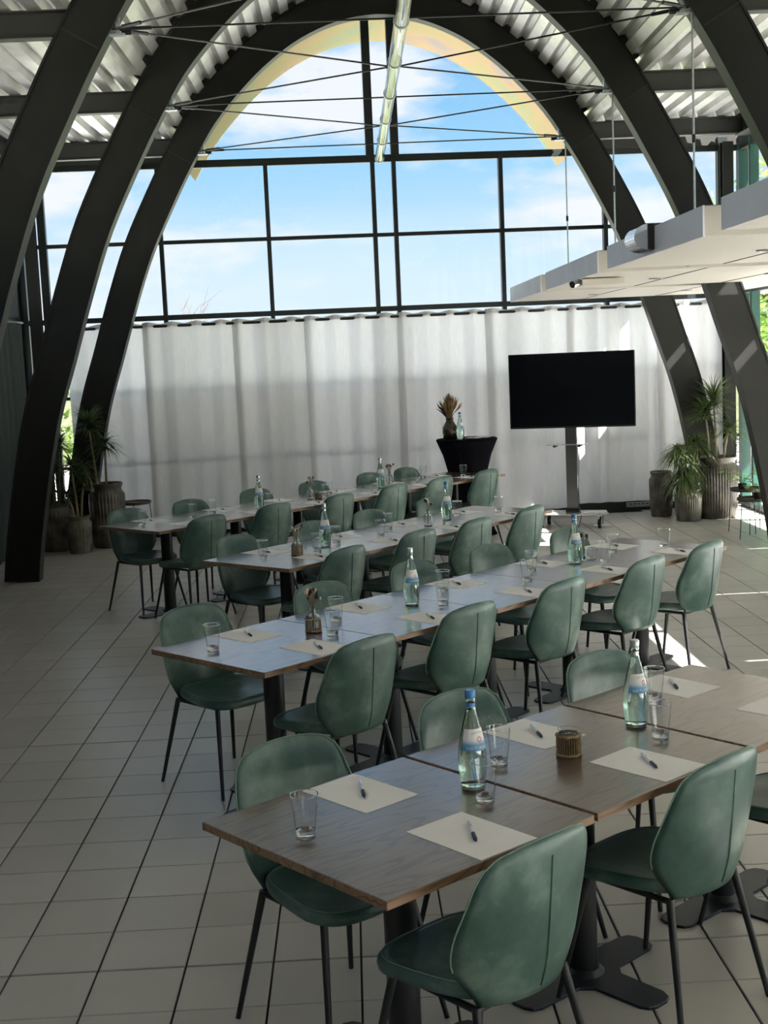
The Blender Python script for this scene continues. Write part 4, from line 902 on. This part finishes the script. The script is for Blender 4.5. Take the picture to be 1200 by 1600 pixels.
palm(3.83, 14.56, .32, [(-.04, 0, .50, .30, 70, .75, .9, -.06, 0), (.05, .02, .58, .30, 60, .6, 1.0, .06, .02), (-.02, -.05, .22, .28, 60, .9, .7, -.06, -.04), (.03, .05, .34, .26, 40, .9, .8, .0, .06)], 'bushy drooping palm in the small pale pot')
make_pot(-2.84, 14.72, .20, .74, 'large dark fluted pot behind the open end of the back row', 'pot', 32); make_pot(-3.09, 14.32, .135, .42, 'small dark pot beside the arch foot', 'pot2', 22); make_pot(-3.42, 14.62, .19, .55, 'wide dark pot half hidden behind the arch foot', 'pot', 26)
palm(-2.88, 14.66, .65, [(-.04, 0, .78, .32, 70, .35, 1.1, -.06, .0), (.05, .03, .55, .28, 40, .5, .9, .02, .0), (-.06, -.06, .30, .26, 34, .6, .8, -.12, -.05)], 'dark spiky palm in the large pot by the arch')
palm(-3.09, 14.32, .37, [(0, 0, .62, .22, 34, .4, 1.0, -.05, .0), (.02, .02, .40, .18, 24, .4, .9, .05, .02), (-.03, 0, .3, .2, 22, .4, .9, -.09, 0)], 'thin stemmed plant in the small pot by the arch foot')
palm(-3.42, 14.62, .47, [(0, 0, .50, .28, 60, .5, 1.0, 0, 0), (.05, .03, .75, .26, 50, .5, 1.0, .05, 0), (-.05, .03, .28, .28, 40, .6, .8, -.02, 0)], 'dense dark plant behind the arch foot')
def round_table(x, y, z, r, lab, a0):
    o = empty('round_tray_table', (x, y, 0), a0, label=lab, cat='table', group='small round tray tables')
    MB().lathe([(r, z-.004), (r, z+.022), (r-.004, z+.022), (r-.005, z+.002), (.001, z+.002)], 36).build('tray', M['tray'], o, smooth=40)
    for k in range(3):
        a = 2*PI*k/3; MB().tube([(math.cos(a)*(r-.012), math.sin(a)*(r-.012), z), (math.cos(a)*(r+.02), math.sin(a)*(r+.02), .0)], .005, 6).build('leg', M['black_steel'], o)
    b = MB(); b.tube([((r-.012)*math.cos(t), (r-.012)*math.sin(t), z-.006) for t in [2*PI*i/32 for i in range(33)]], .004, 5, cap=False).build('ring', M['black_steel'], o); return o
round_table(4.13, 13.08, .40, .17, 'lower round tray table beside the garden door', -2.7); round_table(4.20, 13.50, .455, .185, 'taller round tray table beside the garden door', 2.7); round_table(-2.56, 15.0, .46, .18, 'round tray table before the curtain behind the back row', .5)
def small_plant(x, y, z, lab, s):
    o = empty('potted_seedling', (x, y, z), label=lab, cat='plant')
    MB().lathe([(.035, 0), (.045, .065), (.047, .07), (.040, .07), (.038, .055), (.001, .055)], 18).build('nursery_pot', M['rubber'], o, smooth=40)
    st = MB()
    for k in range(11):
        a = k*2.4; l = .06+.012*k*s; t = Vector((math.cos(a)*l, math.sin(a)*l, .11+.012*k+rnd(-.02, .02))); st.tube([(0, 0, .055), t*.5+Vector((0, 0, .05)), t], .0018, 5)
        u = Vector((math.cos(a), math.sin(a), -.25)).normalized(); w = Vector((-math.sin(a), math.cos(a), rnd(-.3, .3))).normalized(); r = rnd(.028, .042)
        P = [t+u*(r*.9+r*math.cos(q)*1.0)+w*r*.95*math.sin(q)+Vector((0, 0, -.25*r*math.sin(q)**2)) for q in [2*PI*i/9 for i in range(9)]]
        MB().add([t+u*r*.8]+P, [(0, i+1, (i+1) % 9+1) for i in range(9)]).build('leaf', M['leaf2'], o, smooth=True)
    st.build('stems', M['leaf2'], o)
small_plant(4.17, 13.08, .402, 'small round leafed plant on the lower tray table', 1); small_plant(4.14, 13.50, .457, 'small round leafed plant on the taller tray table', 1.05)
